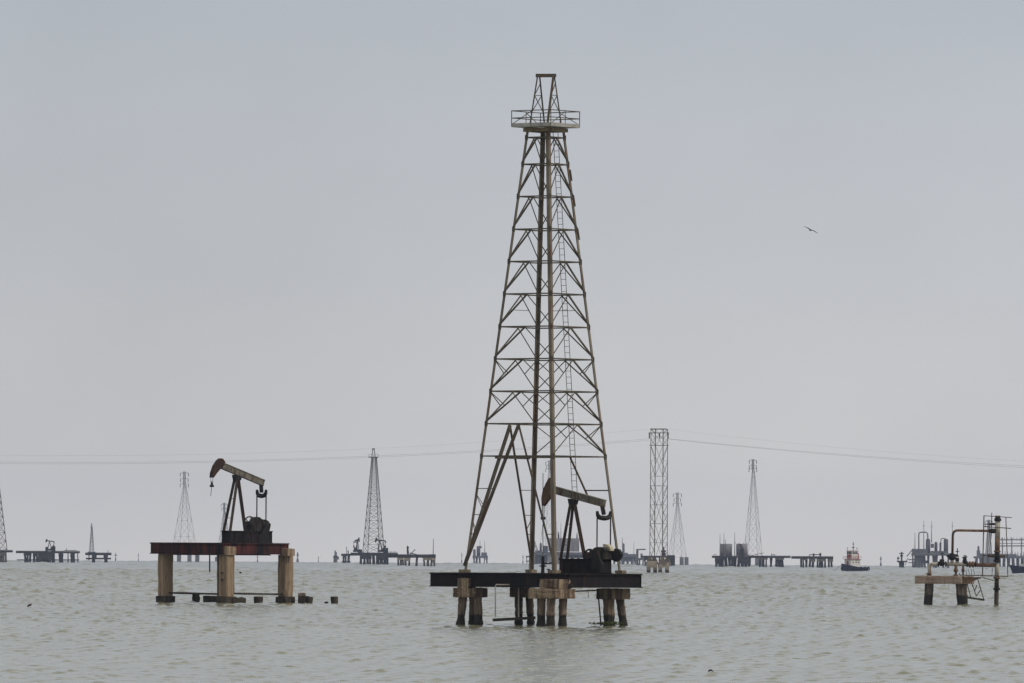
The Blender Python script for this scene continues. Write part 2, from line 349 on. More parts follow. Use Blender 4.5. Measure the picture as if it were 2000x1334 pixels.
    b.bar(g(gx - gw, 0, bh + .3 * k), g(gx + gw * .9, 0, bh + .3 * k), (ew - .25 * k) * 2, .6 * k); gb = b.build('gearbox', D(m_gear), r)
    b = MB(); n = 12; P = [g(shs + math.cos(math.pi * i / n) * gw * .85, -(ew - .3 * k), bh + .6 * k + math.sin(math.pi * i / n) * gw * .42) for i in range(n + 1)]
    b.prism(P, g(0, 2 * (ew - .3 * k), 0) - g(0, 0, 0)); b.build('gear_cover', D(m_gear), r)
    if not far:
        fx, fz, fr = T['wheel']
        ring = [g(fx + math.cos(2 * math.pi * i / 20) * fr, -.1, fz + math.sin(2 * math.pi * i / 20) * fr) for i in range(21)]
        b = MB().tube(ring, .07, 6)
        for i in range(6):
            a = math.pi * i / 3 + .3; b.bar(g(fx, -.1, fz), g(fx + math.cos(a) * fr, -.1, fz + math.sin(a) * fr), .07)
        b.build('band_wheel', m_mach, r)
        if T.get('disc'):
            dx_, dz_, dr = T['disc']; b = MB().tube([g(dx_, -.32, dz_), g(dx_, -.30, dz_), g(dx_, .05, dz_), g(dx_, .07, dz_)], [dr * .9, dr, dr, dr * .9], 20); b.build('flywheel', m_mach, r)
        c = g(fx, -.1, fz); ax = g(0, 1, 0) - g(0, 0, 0)
        MB().tube([c - ax * .35, c - ax * .3, c + ax * .55, c + ax * .6], [.2, .28, .28, .2], 12).build('motor', m_mach, r)
        MB().bar(g(fx, 0, bh), g(fx, 0, fz), .5, .5).build('motor_stand', m_mach, r)
        if T.get('guard'):
            gs, gz = T['guard']; n = 8
            P = [g(gs + math.cos(math.pi * (.05 + .55 * i / n)) * .55, .1, gz + math.sin(math.pi * (.05 + .55 * i / n)) * .55) for i in range(n + 1)]
            P += [g(gs + math.cos(math.pi * (.05 + .55 * i / n)) * .38, .1, gz + math.sin(math.pi * (.05 + .55 * i / n)) * .38) for i in range(n, -1, -1)]
            MB().prism(P, g(0, .4, 0) - g(0, 0, 0)).build('belt_guard', m_cream, r)
    return r, g
def trace(px0, py0, d, cosy):
    """pixel outline of a pumpjack -> (s, z) metres, in the vertical plane of its walking beam"""
    ppm = FPX / d
    def f(px, py):
        lean = ROLL * (py0 - py)
        return ((px - lean - px0) / ppm / cosy, (py0 - py) / ppm)
    return f

# ------------------------------------------------------------------ the big derrick platform, 600 m out
D1 = 600.0; PPM1 = FPX / D1
X1 = pt(1060, 1120, D1).x; ZW1 = wz(D1); ZD = pt(1060, 1120.5, D1).z
YAW1 = math.radians(-36.6)
G = frame((X1, D1, ZD), YAW1)
plat = thing('well_platform', 'dark steel beam platform on stout concrete piers carrying the tall derrick', 'platform', (X1, D1, ZW1))
BH = .95
sA, sB, tA, tB = -6.4, 5.4, -4.6, 4.35
for (p, q, st) in (((sA, tA), (sB, tA), 6), ((sA, tB), (sB, tB), 6), ((sB, tA + .2), (sB, tB - .2), 5), ((sA, tA + .2), (sA, tB - .2), 5)):
    MB().ibeam(G(p[0], p[1], 0), G(q[0], q[1], 0), BH, .34, .06, .06, 0).build('edge_beam', m_black, plat)
for t in (-2.2, 0, 2.2): MB().ibeam(G(sA + .2, t, -.02), G(sB - .2, t, -.02), .8, .3).build('floor_beam', m_black, plat)
for i in range(8):
    a = sA + (sB - sA) * i / 8; b_ = sA + (sB - sA) * (i + 1) / 8 - .02
    c = G((a + b_) / 2, (tA + tB) / 2, .025); MB().box(c, (b_ - a, tB - tA + .28, .04), YAW1).build('deck_plate', m_black, plat)
def zrow(py, px=1060, d=D1): return pt(px, py, d).z
def pier(parent, upper, lower, piles, d0=D1, g=G, mt=m_conc_old, capm=m_conc):
    """upper/lower: (s, t, ds, dt, y_top, y_bottom); piles: (px_top, px_bottom, dY, radius)"""
    for nm, u in (('pier_block', upper), ('pile_cap', lower)):
        if not u: continue
        c = g(u[0], u[1], 0); za, zb = zrow(u[4], 1060), zrow(u[5], 1060)
        o = MB().rough((c.x, c.y, (za + zb) / 2), (u[2], u[3], za - zb), YAW1, 5, .05).build(nm, capm, parent)
    zt = zrow(lower[5]) + .05
    for (a, b_, dy, rad) in piles:
        P0 = pt(a, 1167, d0 + dy); P1 = pt(b_, 1221, d0 + dy); P0.z = zt; P1.z = ZW1
        dd = (P1 - P0); pts = [P0 + dd * f for f in (0, .1, .22, .34, .46, .58, .7, .82, .92, 1, 1.5, 2.2)]
        rr = [rad * f for f in (1, 1.03, .98, 1.0, .95, .97, .92, .97, 1.05, 1.08, 1.1, 1.1)]
        MB().tube(pts, [x * random.uniform(.94, 1.06) for x in rr], 9, .06).build('pile', mt, o)
pier(plat, (-3.27, -4.55, .86, 1.0, 1130, 1149.5), (-3.2, -4.2, 1.75, 1.75, 1149, 1167.3),
     [(904.5, 899.5, -1.5, .30), (924, 923, -.7, .28), (933, 935, -1.9, .31)])
pier(plat, (4.6, -4.7, 1.65, 1.65, 1130.5, 1149.5), (4.3, -4.75, 2.37, 2.37, 1149, 1168),
     [(1057.5, 1057, -6.0, .31), (1076.5, 1075, -7.2, .32), (1100, 1098.5, -5.8, .30)])
pier(plat, None, (4.0, 2.95, 1.39, 2.23, 1148.5, 1170), [(1189, 1190.5, -.3, .42), (1211, 1218, .4, .30)])
pier(plat, None, (-4.3, 3.4, 1.3, 1.3, 1148.5, 1167.5), [(1013.5, 1013.5, 5.3, .30), (1034, 1037, 5.6, .28)], capm=m_conc_old)
# boat landing frame hung under the beam, and loose pipes
b = MB(); yl = -4.0
def q1(px, py, dy=yl): return pt(px, py, D1 + dy)
b.tube([q1(967.5, 1205), q1(967.5, 1146), q1(968.5, 1142), q1(1010, 1142), q1(1013, 1144), q1(1013, 1208)], .05, 8)
lf = b.build('landing_frame', m_pale, plat); MB().bar(q1(962, 1211), q1(1046, 1206.5), .16, .2).build('landing_step', m_conc_wet, plat)
MB().tube([q1(1122, 1154.8, -1), q1(1166, 1153, -1)], .05, 6).build('hanging_pipe', m_mach, plat)
MB().tube([q1(1169, 1168, -1.5), q1(1174, 1223, -1.5), q1(1175, 1232, -1.5)], .06, 6).build('hanging_pipe', m_mach, plat)
MB().tube([q1(1149, 1153, -1), q1(1149, 1168, -1)], .02, 6).build('hanging_cable', m_mach, plat)
# weed floating at the foot of the right-hand pier
b = MB(); wc = pt(1186, 1222.5, D1 - .8); wc.z = ZW1
for i in range(160):
    x, y = random.gauss(0, .5), random.gauss(0, .45); a = random.uniform(0, 3.14); l = random.uniform(.06, .16)
    c = wc + V((x, y, random.uniform(.05, .22))); b.bar(c, c + V((math.cos(a) * l, math.sin(a) * l, random.uniform(.0, .12))), .07, .03)
lone(b, 'floating_weed', m_weed, 'green floating weed caught round the pier foot below the big derrick', 'weed', wc)['kind'] = 'stuff'

# ---- derrick
der = thing('oil_derrick', 'tall tan lattice oil derrick with crown platform standing over a pumpjack', 'derrick', (X1, D1, ZD + .04))
TH = math.radians(8.4); ct, st_ = math.cos(TH), math.sin(TH)
CN = {'A': V((-ct, -st_, 0)), 'B': V((-st_, ct, 0)), 'C': V((st_, -ct, 0)), 'D': V((ct, st_, 0))}
AX = lambda z: V((X1, D1, z))
ZC = zrow(258, 1068)                                        # underside of the crown
a_base, a_top = 152.5 / PPM1 / ct, 37.5 / PPM1 / ct
ZF = zrow(1113, 1060)
def half(z): return a_base + (a_top - a_base) * (z - ZF) / (ZC - ZF)
def cr(c, z): return AX(z) + CN[c] * half(z)
def mid(e, z, f=.5): return cr(e[0], z).lerp(cr(e[1], z), f)
for c in 'ABCD':
    P = cr(c, ZF); MB().rough((P.x, P.y, (ZD + .05 + ZF) / 2), (.6, .6, ZF - ZD - .05), YAW1, 2, .02).build('footing', m_foot, der)
    MB().angle(cr(c, ZF - .02), cr(c, ZC), {'A': .2, 'B': .24, 'C': .24, 'D': .2}[c], AX((ZF + ZC) / 2), .035).build('leg', m_leg, der)
ys = [269, 321.4, 384.5, 448.6, 511.6, 575, 639, 702, 765, 828.4, 891.6]
LV = [zrow(y, 1066) for y in ys]
FACES = ('AC', 'CD', 'AB', 'BD')
def member(nm, p, q, wd, m=None): return MB().bar(p, q, wd, wd).build(nm, m or m_brace, der)
for i, z in enumerate(LV):
    for e in FACES: member('girt', cr(e[0], z), cr(e[1], z), .09)
for z in LV:
    for c in 'ABCD':
        d_ = -CN[c]; p = cr(c, z + .03) + d_ * .06
        MB().bar(p - V((0, 0, .2)), p + V((0, 0, .14)), .22, .22).build('gusset_plate', m_derrick, der)
for i in range(len(LV) - 1):
    z0, z1 = LV[i], LV[i + 1] + .12
    for e in FACES:
        if i == 9 and e in ('AC', 'AB'): continue
        front = e in ('AC', 'CD')
        for c in e:
            heavy = c in 'AD'
            member('brace', mid(e, z0 - .05), cr(c, z1), .10 if heavy and front else .075 if heavy else .052)
    if i >= 7:
        for e in FACES:
            if i == 9 and e in ('AC', 'AB'): continue
            for c in e: member('sub_brace', cr(c, z0), mid(e, z0 - .05).lerp(cr(c, z1), .45), .05)
    if i == 5:
        for e in ('AB', 'BD'):
            h_ = (z0 + z1) / 2; member('sub_girt', mid(e, z0).lerp(cr(e[0], z1), .5), mid(e, z0).lerp(cr(e[1], z1), .5), .04)
# open gateway bays at the bottom
zt, zf = LV[9] - .08, ZF
def ylv(y): return zrow(y, 1060)
for e in ('AC', 'AB'):
    ap = mid(e, zt); A_ = cr('A', zf) + V((0, 0, .25)); o_ = cr(e[1], ylv(1095 if e == 'AB' else 1105))
    member('gate_leg', ap, A_, .19, m_derrick); member('gate_leg', ap, o_, .10 if e == 'AC' else .12, m_derrick)
    for y in (955, 1006, 1043.5):
        z = ylv(y); f = (zt - z) / (zt - A_.z); member('gate_strut', cr('A', z), ap.lerp(A_, f), .05)
    f1, f2 = (zt - ylv(963)) / (zt - A_.z), (zt - ylv(996)) / (zt - A_.z)
    member('gate_strut', cr('A', ylv(963)), ap.lerp(A_, f2), .035)
    f2 = (zt - ylv(1043)) / (zt - A_.z); member('gate_strut', cr('A', ylv(1012)), ap.lerp(A_, f2), .035)
    for y in ((957, 1006, 1044) if e == 'AB' else (1044,)):
        z = ylv(y); f = (zt - z) / (zt - o_.z); member('gate_strut', cr(e[1], z), ap.lerp(o_, f), .05)
ap = mid('AB', zt); o_ = cr('B', ylv(1095)); member('gate_strut', cr('B', ylv(1010)), ap.lerp(o_, (zt - ylv(1035)) / (zt - o_.z)), .045)
z10 = LV[10]; ap = mid('BD', z10); member('gate_leg', ap, ap.lerp(cr('D', ylv(1108)), .37), .11, m_derrick)
z = ylv(957); member('gate_strut', ap.lerp(cr('D', ylv(1108)), (z10 - z) / (z10 - ylv(1108))), cr('D', z), .09)
# platform boards lying along the lower girt
for e, f0, f1 in (('AC', .38, .95), ('AB', .3, .9)):
    p, q = mid(e, z10 - .1, f0), mid(e, z10 - .1, f1); MB().bar(p, q, .3, .12).build('gangway_plank', m_brace, der)
# ladder on the back right face
lad0, lad1 = zrow(258, 1090), zrow(968, 1122)
def lp(z, sgn): return mid('BD', z, .52) + (cr('D', z) - cr('B', z)).normalized() * .17 * sgn * 1.25 + V((.1, -.12, 0))
lb = MB().bar(lp(lad0, -1), lp(lad1, -1), .045).build('ladder', m_brace, der)
MB().bar(lp(lad0, 1), lp(lad1, 1), .045).build('ladder_rail', m_brace, lb)
n = int((lad0 - lad1) / .43)
for i in range(n):
    z = lad1 + .2 + i * .43; MB().bar(lp(z, -1), lp(z, 1), .032).build('rung', m_brace, lb)
# conduit and brackets on the right leg
for y in (345, 395, 460):
    p, q = cr('D', zrow(y - 14, 1112)) + V((.05, -.05, 0)), cr('D', zrow(y + 8, 1112)) + V((.07, -.05, 0)); MB().bar(p, q, .1).build('leg_bracket', m_derrick, der)
# crown: frame, planks, rails
ZP0, ZP1 = zrow(251, 1068), zrow(242, 1068)
HP = 66.5 / PPM1 / (ct + 0) / math.sqrt(2) * 1.0          # half side of the plank floor
KX = frame((X1, D1, 0), YAW1)
hc = a_top / math.sqrt(2) * 1.12
for s, t, L_, ax in ((-hc, 0, hc, 't'), (hc, 0, hc, 't'), (0, -hc, hc, 's'), (0, hc, hc, 's')):
    p, q = (KX(s, -L_, (ZC + ZP0) / 2), KX(s, L_, (ZC + ZP0) / 2)) if ax == 't' else (KX(-L_, t, (ZC + ZP0) / 2), KX(L_, t, (ZC + ZP0) / 2))
    MB().bar(p, q, .18, ZP0 - ZC).build('crown_beam', m_foot, der)
npl = 8
for i in range(npl):
    s = -HP + 2 * HP * (i + .5) / npl
    if abs(s) < HP * .35:
        for sg in (-1, 1): MB().bar(KX(s, sg * HP, ZP0 + .09), KX(s, sg * HP * .42, ZP0 + .09), 2 * HP / npl - .02, .06).build('crown_plank', m_grey, der)
    else: MB().bar(KX(s, -HP, ZP0 + .09), KX(s, HP, ZP0 + .09), 2 * HP / npl - .02, .06).build('crown_plank', m_grey, der)
for a, b_ in (((-1, -1), (1, -1)), ((1, -1), (1, 1)), ((1, 1), (-1, 1)), ((-1, 1), (-1, -1))):
    MB().bar(KX(a[0] * HP, a[1] * HP, ZP0 + .2), KX(b_[0] * HP, b_[1] * HP, ZP0 + .2), .04, .26).build('toe_board', m_grey, der)
    for zz in (zrow(217.5, 1068), zrow(231.5, 1068)):
        MB().bar(KX(a[0] * HP, a[1] * HP, zz), KX(b_[0] * HP, b_[1] * HP, zz), .06).build('handrail', m_brace, der)
    MB().bar(KX(a[0] * HP, a[1] * HP, ZP0 + .1), KX(a[0] * HP, a[1] * HP, zrow(216.5, 1068)), .06).build('rail_post', m_brace, der)
    mx_, my_ = (a[0] + b_[0]) / 2 * HP, (a[1] + b_[1]) / 2 * HP
    MB().bar(KX(mx_, my_, ZP0 + .1), KX(mx_, my_, zrow(217, 1068)), .05).build('rail_post', m_brace, der)
    MB().bar(KX(a[0] * HP, a[1] * HP, ZP0 + .25), KX(mx_, my_, zrow(219, 1068)), .04).build('rail_brace', m_brace, der)
# gin pole frame
ZG = zrow(147.5, 1068); ZS = ZP0 + .05
ga, gb_ = a_top * .84, 0
base = {c: AX(ZS) + CN[c] * ga for c in 'ABCD'}
base['B'] = AX(ZS) + CN['B'] * ga * .6 + V((.05, 0, 0)); base['C'] = AX(ZS) + CN['C'] * ga * .6
TL, TR = V((X1 - 17.5 / PPM1 - .02, D1 + .1, ZG)), V((X1 + 14.5 / PPM1 + .0, D1 - .1, ZG))
sh = V((.17, 0, 0)); TL, TR = TL + sh * .4, TR + sh * .4
MB().bar(TL - V((.12, 0, 0)), TR + V((.12, 0, 0)), .3, .24).build('top_beam', m_derrick, der)
for c, t_, wd in (('A', TL, .10), ('B', TL + V((.14, .1, 0)), .11), ('C', TR - V((.06, .1, 0)), .17), ('D', TR, .09)):
    MB().bar(base[c], t_, wd).build('gin_pole_leg', m_derrick, der)
for (p0, p1, t0, t1) in ((base['A'], base['B'], TL, TL + V((.14, .1, 0))), (base['C'], base['D'], TR - V((.06, .1, 0)), TR)):
    for f0, f1 in ((.62, .62), (.3, .62), (.62, .3), (.62, .85)):
        MB().bar(p0.lerp(t0, f0), p1.lerp(t1, f1), .045).build('gin_pole_brace', m_brace, der)

# ---- wellhead under the derrick
wc = pt(1060, 1120, D1); wc.z = ZD + .045
wh = thing('wellhead', 'thin black wellhead stem with cross arm at the middle of the derrick floor', 'wellhead', wc)
f1 = lambda px, py, dy=0: pt(px, py, D1 + dy)
MB().tube([wc, f1(1060.3, 1100), f1(1060.4, 1090), f1(1060.4, 1088)], [.14, .12, .12, .05], 8).build('casing', m_mach, wh)
MB().tube([f1(1060.4, 1095), f1(1060.4, 1058), f1(1060.6, 924)], .028, 6).build('polished_rod', m_mach, wh)
MB().tube([f1(1053.5, 1105.5), f1(1057, 1105.5), f1(1057.1, 1105.5), f1(1064, 1105.5), f1(1064.1, 1105.5), f1(1067, 1105.5)], [.05, .05, .12, .12, .05, .05], 8).build('valve', m_mach, wh)
MB().tube([f1(1060.4, 1101), f1(1068, 1100.5), f1(1079, 1099, 1)], .05, 8).build('flow_line', m_mach, wh)
MB().tube([f1(1057.5, 1089), f1(1063, 1089)], .09, 8).build('stuffing_box', m_mach, wh)
sv = V(f1(1071, 1119, -2)); sv.z = ZD + .045
b = MB().tube([sv, sv + V((0, 0, .22)), sv + V((0, 0, .23)), sv + V((0, 0, .3))], [.05, .05, .14, .14], 8)
lone(b, 'valve_stub', m_mach, 'tiny black valve stub on the derrick deck beside the near footing', 'valve', sv)

# ---- pumpjack under the derrick
tr = trace(1060, 1120, D1, math.cos(YAW1)); k1 = 1.0
H1 = [tr(*p) for p in ((1074.5, 933.9), (1077, 933.9), (1083, 944), (1080, 966), (1063, 989.2), (1060.4, 988.4), (1059.8, 972.7), (1062.6, 957.8), (1068.4, 944.6))]
T1 = dict(k=k1, base=(1.97, 5.44, .8, 1.0), post=(tr(1119, 983), tr(1101, 1091)[0], tr(1142, 1091)[0], .21),
          beam=(tr(1077, 956), tr(1180, 984), .52), head=H1, bridle=(tr(1060.8, 1000)[0], tr(0, 985)[1], tr(0, 1013)[1]),
          yoke=(tr(1178.5, 1008)[0], tr(0, 1008)[1], .80), crank=((tr(1178, 1080)[0], tr(0, 1074)[1]), (math.radians(-84), math.radians(2)), .92), shaft=(tr(1178, 1080)[0] - .1, tr(0, 1085)[1]),
          gear=(tr(1173, 1085)[0], .62), wheel=(tr(1157, 1085)[0] - .2, tr(0, 1086)[1], .45), guard=(tr(1178, 1080)[0], tr(0, 1078)[1]))
pumpjack('rusty brown pumpjack inside the tall derrick', (X1, D1, ZD + .045), YAW1, T1)

# ------------------------------------------------------------------ the left platform, 843 m out
D2 = 843.0; PPM2 = FPX / D2
X2 = pt(441, 1062, D2).x; ZW2 = wz(D2); ZL = pt(441, 1061.2, D2).z
YAW2 = math.radians(-42); G2 = frame((X2, D2, ZL), YAW2)
z2 = lambda py: pt(441, py, D2).z
lp2 = thing('well_platform', 'red and black steel platform on four tall square concrete pillars', 'platform', (X2, D2, ZW2))
H2 = 4.8; BH2 = z2(1061.2) - z2(1082.5); oc = V((-.6, 0, 0))
K2 = lambda s, t, z: G2(s, t, z) + oc
for p, q in (((-H2, -H2), (H2, -H2)), ((H2, -H2 + .2), (H2, H2 - .2)), ((H2, H2), (-H2, H2)), ((-H2, H2 - .2), (-H2, -H2 + .2))):
    MB().ibeam(K2(*p, 0), K2(*q, 0), BH2, .36, .07, .06).build('edge_beam', m_redbeam, lp2)
for t in (-2.4, 0, 2.4): MB().ibeam(K2(-H2 + .2, t, -.02), K2(H2 - .2, t, -.02), BH2 + .08, .3).build('floor_beam', m_black, lp2)
for i in range(7):
    a = -H2 + 2 * H2 * i / 7; MB().box(K2(a + H2 / 7, 0, .03), (2 * H2 / 7 - .02, 2 * H2 + .3, .05), YAW2).build('deck_plate', m_black, lp2)
HP2 = 4.19
for nm, s, t, ytop in (('A', -HP2, -HP2, 1081), ('C', HP2, -HP2, 1082), ('D', HP2, HP2, 1083), ('B', -HP2, HP2, 1081)):
    c = G2(s, t, 0); zt, zb = z2(ytop), z2(1165)
    o = MB().rough((c.x, c.y, (zt + zb) / 2), (1.08, 1.08, zt - zb), YAW2, 8, .06).build('pillar', m_conc_pale, lp2)
    MB().rough((c.x, c.y, (z2(1164.5) + ZW2 - 1.2) / 2), (1.38, 1.38, z2(1164.5) - ZW2 + 1.2), YAW2, 4, .07).build('pillar_base', m_conc_wet, o)
    if nm == 'C': MB().rough((c.x, c.y - .08, (z2(1067.5) + z2(1083.8)) / 2), (1.30, 1.30, z2(1067.5) - z2(1083.8)), YAW2, 4, .04).build('capital', m_conc_pale, o)
    if nm == 'D': MB().rough((c.x + .25, c.y - .7, (z2(1070.6) + z2(1085.2)) / 2), (.95, .95, z2(1070.6) - z2(1085.2)), YAW2, 4, .03).build('capital', m_conc_pale, o)
b = MB().rough(G2(HP2 + .5, -HP2 + .9, z2(1172) - ZL), (.9, 1.8, .55), YAW2, 4, .08).build('fallen_block', m_conc_wet, lp2)
for (a, b_) in (((-HP2, -HP2), (HP2, -HP2)), ((HP2, -HP2), (HP2, HP2))):
    p, q = G2(*a, z2(1158.5) - ZL), G2(*b_, z2(1160) - ZL); MB().tube([p, p.lerp(q, .3), p.lerp(q, .6), q], [.09, .11, .09, .1], 8, .1).build('tie_beam', m_conc_wet, lp2)
p = pt(409.5, 1082, 839.7); MB().tube([p + V((0, 0, .8)), p, pt(409.6, 1117.5, 839.7)], .07, 8).build('well_pipe', m_mach, lp2)
for y in (1119, 1132): q = pt(433, y, 836.6); MB().box(q, (.22, .3, .14)).build('pillar_bracket', m_mach, lp2)
# broken stubs round it
stubs = [(400, 455, 1165, 1241, 848, m_conc_wet, 'square broken pile stub between the far-left and middle pillars', 1),
         (487, 612, 1184, 1236, 846, m_conc_wet, 'long low dark concrete block against the middle pillars', 1),
         (898, 976, 1190, 1243, 843, m_conc_wet, 'squat dark pile stub between the middle and right-hand pillars', 2),
         (1262, 1321, 1160, 1243, 843, m_conc_old, 'taller grey-topped pile stub just right of the pillared platform', 1),
         (1318, 1383, 1188, 1243, 841, m_conc_wet, 'black rounded pile stub leaning on the taller grey-topped stub', 3),
         (1524, 1588, 1189, 1245, 840, m_conc_wet, 'lone square black pile stub standing apart in the open water', 2)]
for x0, x1, y0, y1, d, m, lab, sh_ in stubs:
    px0, px1, py0, py1 = 280 + x0 / 4.17, 280 + x1 / 4.17, 880 + y0 / 4.17, 880 + y1 / 4.17
    P, Q = pt(px0, py0, d), pt(px1, py0, d); wd = Q.x - P.x; c = (P + Q) / 2; zb = wz(d)
    b = MB()
    if sh_ == 3: b.tube([(c.x, d, zb - 1), (c.x, d, zb + .1), (c.x, d, zb + (c.z - zb) * .6), (c.x + .05, d, c.z)], [wd * .36, wd * .42, wd * .5, wd * .46], 9, .07)
    elif sh_ == 2: b.tube([(c.x, d, zb - 1), (c.x, d, zb), (c.x, d, zb + (c.z - zb) * .4), (c.x, d, c.z)], [wd * .48, wd * .46, wd * .5, wd * .53], 8, .08)
    else: b.rough((c.x, d, (c.z + zb - 1) / 2), (wd, min(wd, .9), c.z - zb + 1), .12, 4, .08)
    lone(b, 'pile_stub', m, lab, 'pile stub', (c.x, d, zb), 'broken pile stubs in the water')
c = pt(637.5, 1176, 838); c.z = wz(838) + .12
b = MB().tube([c + V((-.22, 0, -.02)), c, c + V((.2, .05, .03))], [.05, .12, .06], 7, .15); lone(b, 'floating_log', m_float, 'short dark scrap floating beside the lone pile stub', 'driftwood', c - V((0, 0, .12)))
# ---- pumpjack of the left platform
YP2 = math.radians(42); WX = pt(409.5, 1061, D2 - 3.3)
O2 = V((WX.x, D2 - 3.3, ZL + .06)); tr2 = trace(409.5, 1061, D2, math.cos(YP2)); k2 = 1.28
Hd = [tr2(*p) for p in ((428.5, 896.8), (432.2, 897.3), (437, 904), (435.3, 909.3), (427, 918.4), (421, 925.6), (415, 934.7), (411.4, 934.7), (412.2, 925.6), (417, 911.2), (424, 900.4))]
T2 = dict(headm=m_head_red, k=k2, base=(2.1, 7.5, .75, 1.15), post=(tr2(461, 936), tr2(442, 1037)[0], tr2(477, 1037)[0], .27),
          beam=(tr2(433, 911), tr2(511, 943.5), .62), head=Hd, bridle=(tr2(413.6, 940)[0], tr2(0, 932)[1], tr2(0, 951)[1]),
          yoke=(tr2(507.5, 1000)[0], tr2(0, 965)[1], .70), crank=((tr2(507.5, 1000)[0], tr2(0, 1036)[1]), (math.radians(-110), math.radians(18)), 1.35), shaft=(tr2(507, 1036)[0], tr2(0, 1036)[1]),
          gear=(tr2(503, 1036)[0], 1.0), wheel=(tr2(484, 1024)[0], tr2(0, 1024)[1], .72), disc=(tr2(496, 1028)[0], tr2(0, 1028)[1], .92))
r2, g2 = pumpjack('black pumpjack with rust-red horse head on the red beam platform', O2, YP2, T2)
bs = T2['bridle']
MB().tube([g2(bs[0], 0, bs[2]), g2(bs[0] - .15, 0, bs[2] - 1.0)], .03, 6).build('polished_rod', m_mach, r2)
MB().tube([g2(bs[0], 0, bs[2] - .1), g2(bs[0], 0, bs[2] + .5)], [.17, .03], 8).build('rod_clamp', m_mach, r2)

# ------------------------------------------------------------------ valve platform on the right, 890 m out
D3 = 890.0; S3 = 6.065
def z3(zx, zy, dy=0): return pt(1740 + zx / S3, 980 + zy / S3, D3 + dy)
AL = math.radians(-20); ZW3 = wz(D3)
vp = thing('valve_platform', 'stained pinkish concrete deck on two thick dark piers with rusty brackets', 'platform', (z3(600, 1000).x, D3, ZW3))
nc_ = z3(835, 880, -2.0); z_t, z_b = z3(600, 878).z, z3(600, 972).z
g3 = frame((nc_.x, nc_.y, 0), AL)                     # s back along the front face (negative), t away
MB().rough(g3(-2.55, 2.4, (z_t + z_b) / 2), (5.1, 4.8, z_t - z_b), AL, 6, .04).build('deck_slab', m_pinkconc, vp)
for (a0, a1, b0, b1, dy) in ((403, 512, 388, 492, .5), (762, 905, 785, 915, .4)):
    P0, P1 = z3((a0 + a1) / 2, 960, dy), z3((b0 + b1) / 2, 1222, dy); rad0, rad1 = (a1 - a0) / S3 / FPX * D3 / 2, (b1 - b0) / S3 / FPX * D3 / 2
    dd = P1 - P0; fr = (0, .15, .3, .45, .6, .75, .9, 1, 1.6)
    MB().tube([P0 + dd * f for f in fr], [(rad0 + (rad1 - rad0) * min(f, 1)) * random.uniform(.95, 1.05) for f in fr], 10, .06).build('pier', m_pier, vp)
P = [z3(850, 893, -1.6), z3(1075, 893, -1.6), z3(1075, 905, -1.6), z3(1035, 915, -1.6), z3(925, 965, -1.6), z3(850, 965, -1.6)]
MB().prism(P, (0, .12, 0)).build('bracket', m_rust, vp)
MB().bar(z3(815, 868, -1.5), z3(1390, 884, -1.5), .6, .105).build('walkway', m_rail, vp)
MB().bar(z3(1085, 897, -1.5), z3(1220, 935, -1.5), .09).build('bracket_strut', m_rail, vp)
for a, b_ in (((905, 975), (945, 1130)), ((955, 955), (1012, 1120)), ((1030, 920), (1102, 1160)), ((1012, 1115), (1060, 1045)), ((990, 1060), (1020, 985))):
    MB().bar(z3(*a, -1), z3(*b_, -1), .09).build('stair_rail', m_rail, vp)
MB().bar(z3(890, 1132, -1), z3(1108, 1163, -1), .5, .2).build('landing', m_conc_wet, vp)
for a, b_ in (((895, 880), (890, 805)), ((935, 865), (915, 800)), ((955, 870), (955, 800)), ((990, 862), (978, 797))): MB().bar(z3(*a, .5), z3(*b_, .5), .05).build('stair_rail', m_rail, vp)
for a, b_ in (((632, 968), (630, 985)), ((690, 975), (680, 1035))): MB().bar(z3(*a, -2.2), z3(*b_, -2.2), .03).build('hanging_rod', m_rail, vp)
# pipework
pm = thing('pipe_manifold', 'grey and rusty pipe manifold with handwheel valves on the pinkish concrete deck', 'pipework', z3(600, 870))
pm.location.z = z_t
def elbow(pts, r, m, nm, par): # rounded polyline
    P = [z3(*p) for p in pts]; Q = [P[0]]
    for i in range(1, len(P) - 1):
        a, b_, c = P[i - 1], P[i], P[i + 1]; e = min(.55, (a - b_).length * .45, (c - b_).length * .45); p, q = b_ + (a - b_).normalized() * e, b_ + (c - b_).normalized() * e
        for f in (0, .25, .5, .75, 1): Q.append(p * (1 - f) ** 2 + b_ * 2 * f * (1 - f) + q * f * f)
    Q.append(P[-1]); return MB().tube(Q, r, 10).build(nm, m, par, True)
elbow([(455, 880), (457, 735), (560, 738)], .19, m_pale, 'pipe', pm)
elbow([(640, 738), (1000, 742)], .20, m_pale, 'pipe', pm)
elbow([(1000, 748), (1250, 752)], .21, m_rust, 'pipe', pm)
elbow([(728, 640), (735, 338), (1222, 346)], .135, m_rust, 'pipe', pm)
def flange(x, y, rad, hor=True, m=m_mach, par=pm, th=.12, nm='flange'):
    c = z3(x, y); a = V((th / 2, 0, 0)) if hor else V((0, 0, th / 2)); MB().tube([c - a, c + a], rad, 12).build(nm, m, par, True)
flange(452, 852, .30, False, m_rust); flange(455, 868, .26, False, m_rust)
for x in (565, 650, 905, 1000): flange(x, 739, .30)
for x in (935, 972): MB().tube([z3(x - 18, 742), z3(x - 8, 742), z3(x + 8, 742), z3(x + 18, 742)], [.2, .33, .33, .2], 12).build('ball_joint', m_rust, pm, True)
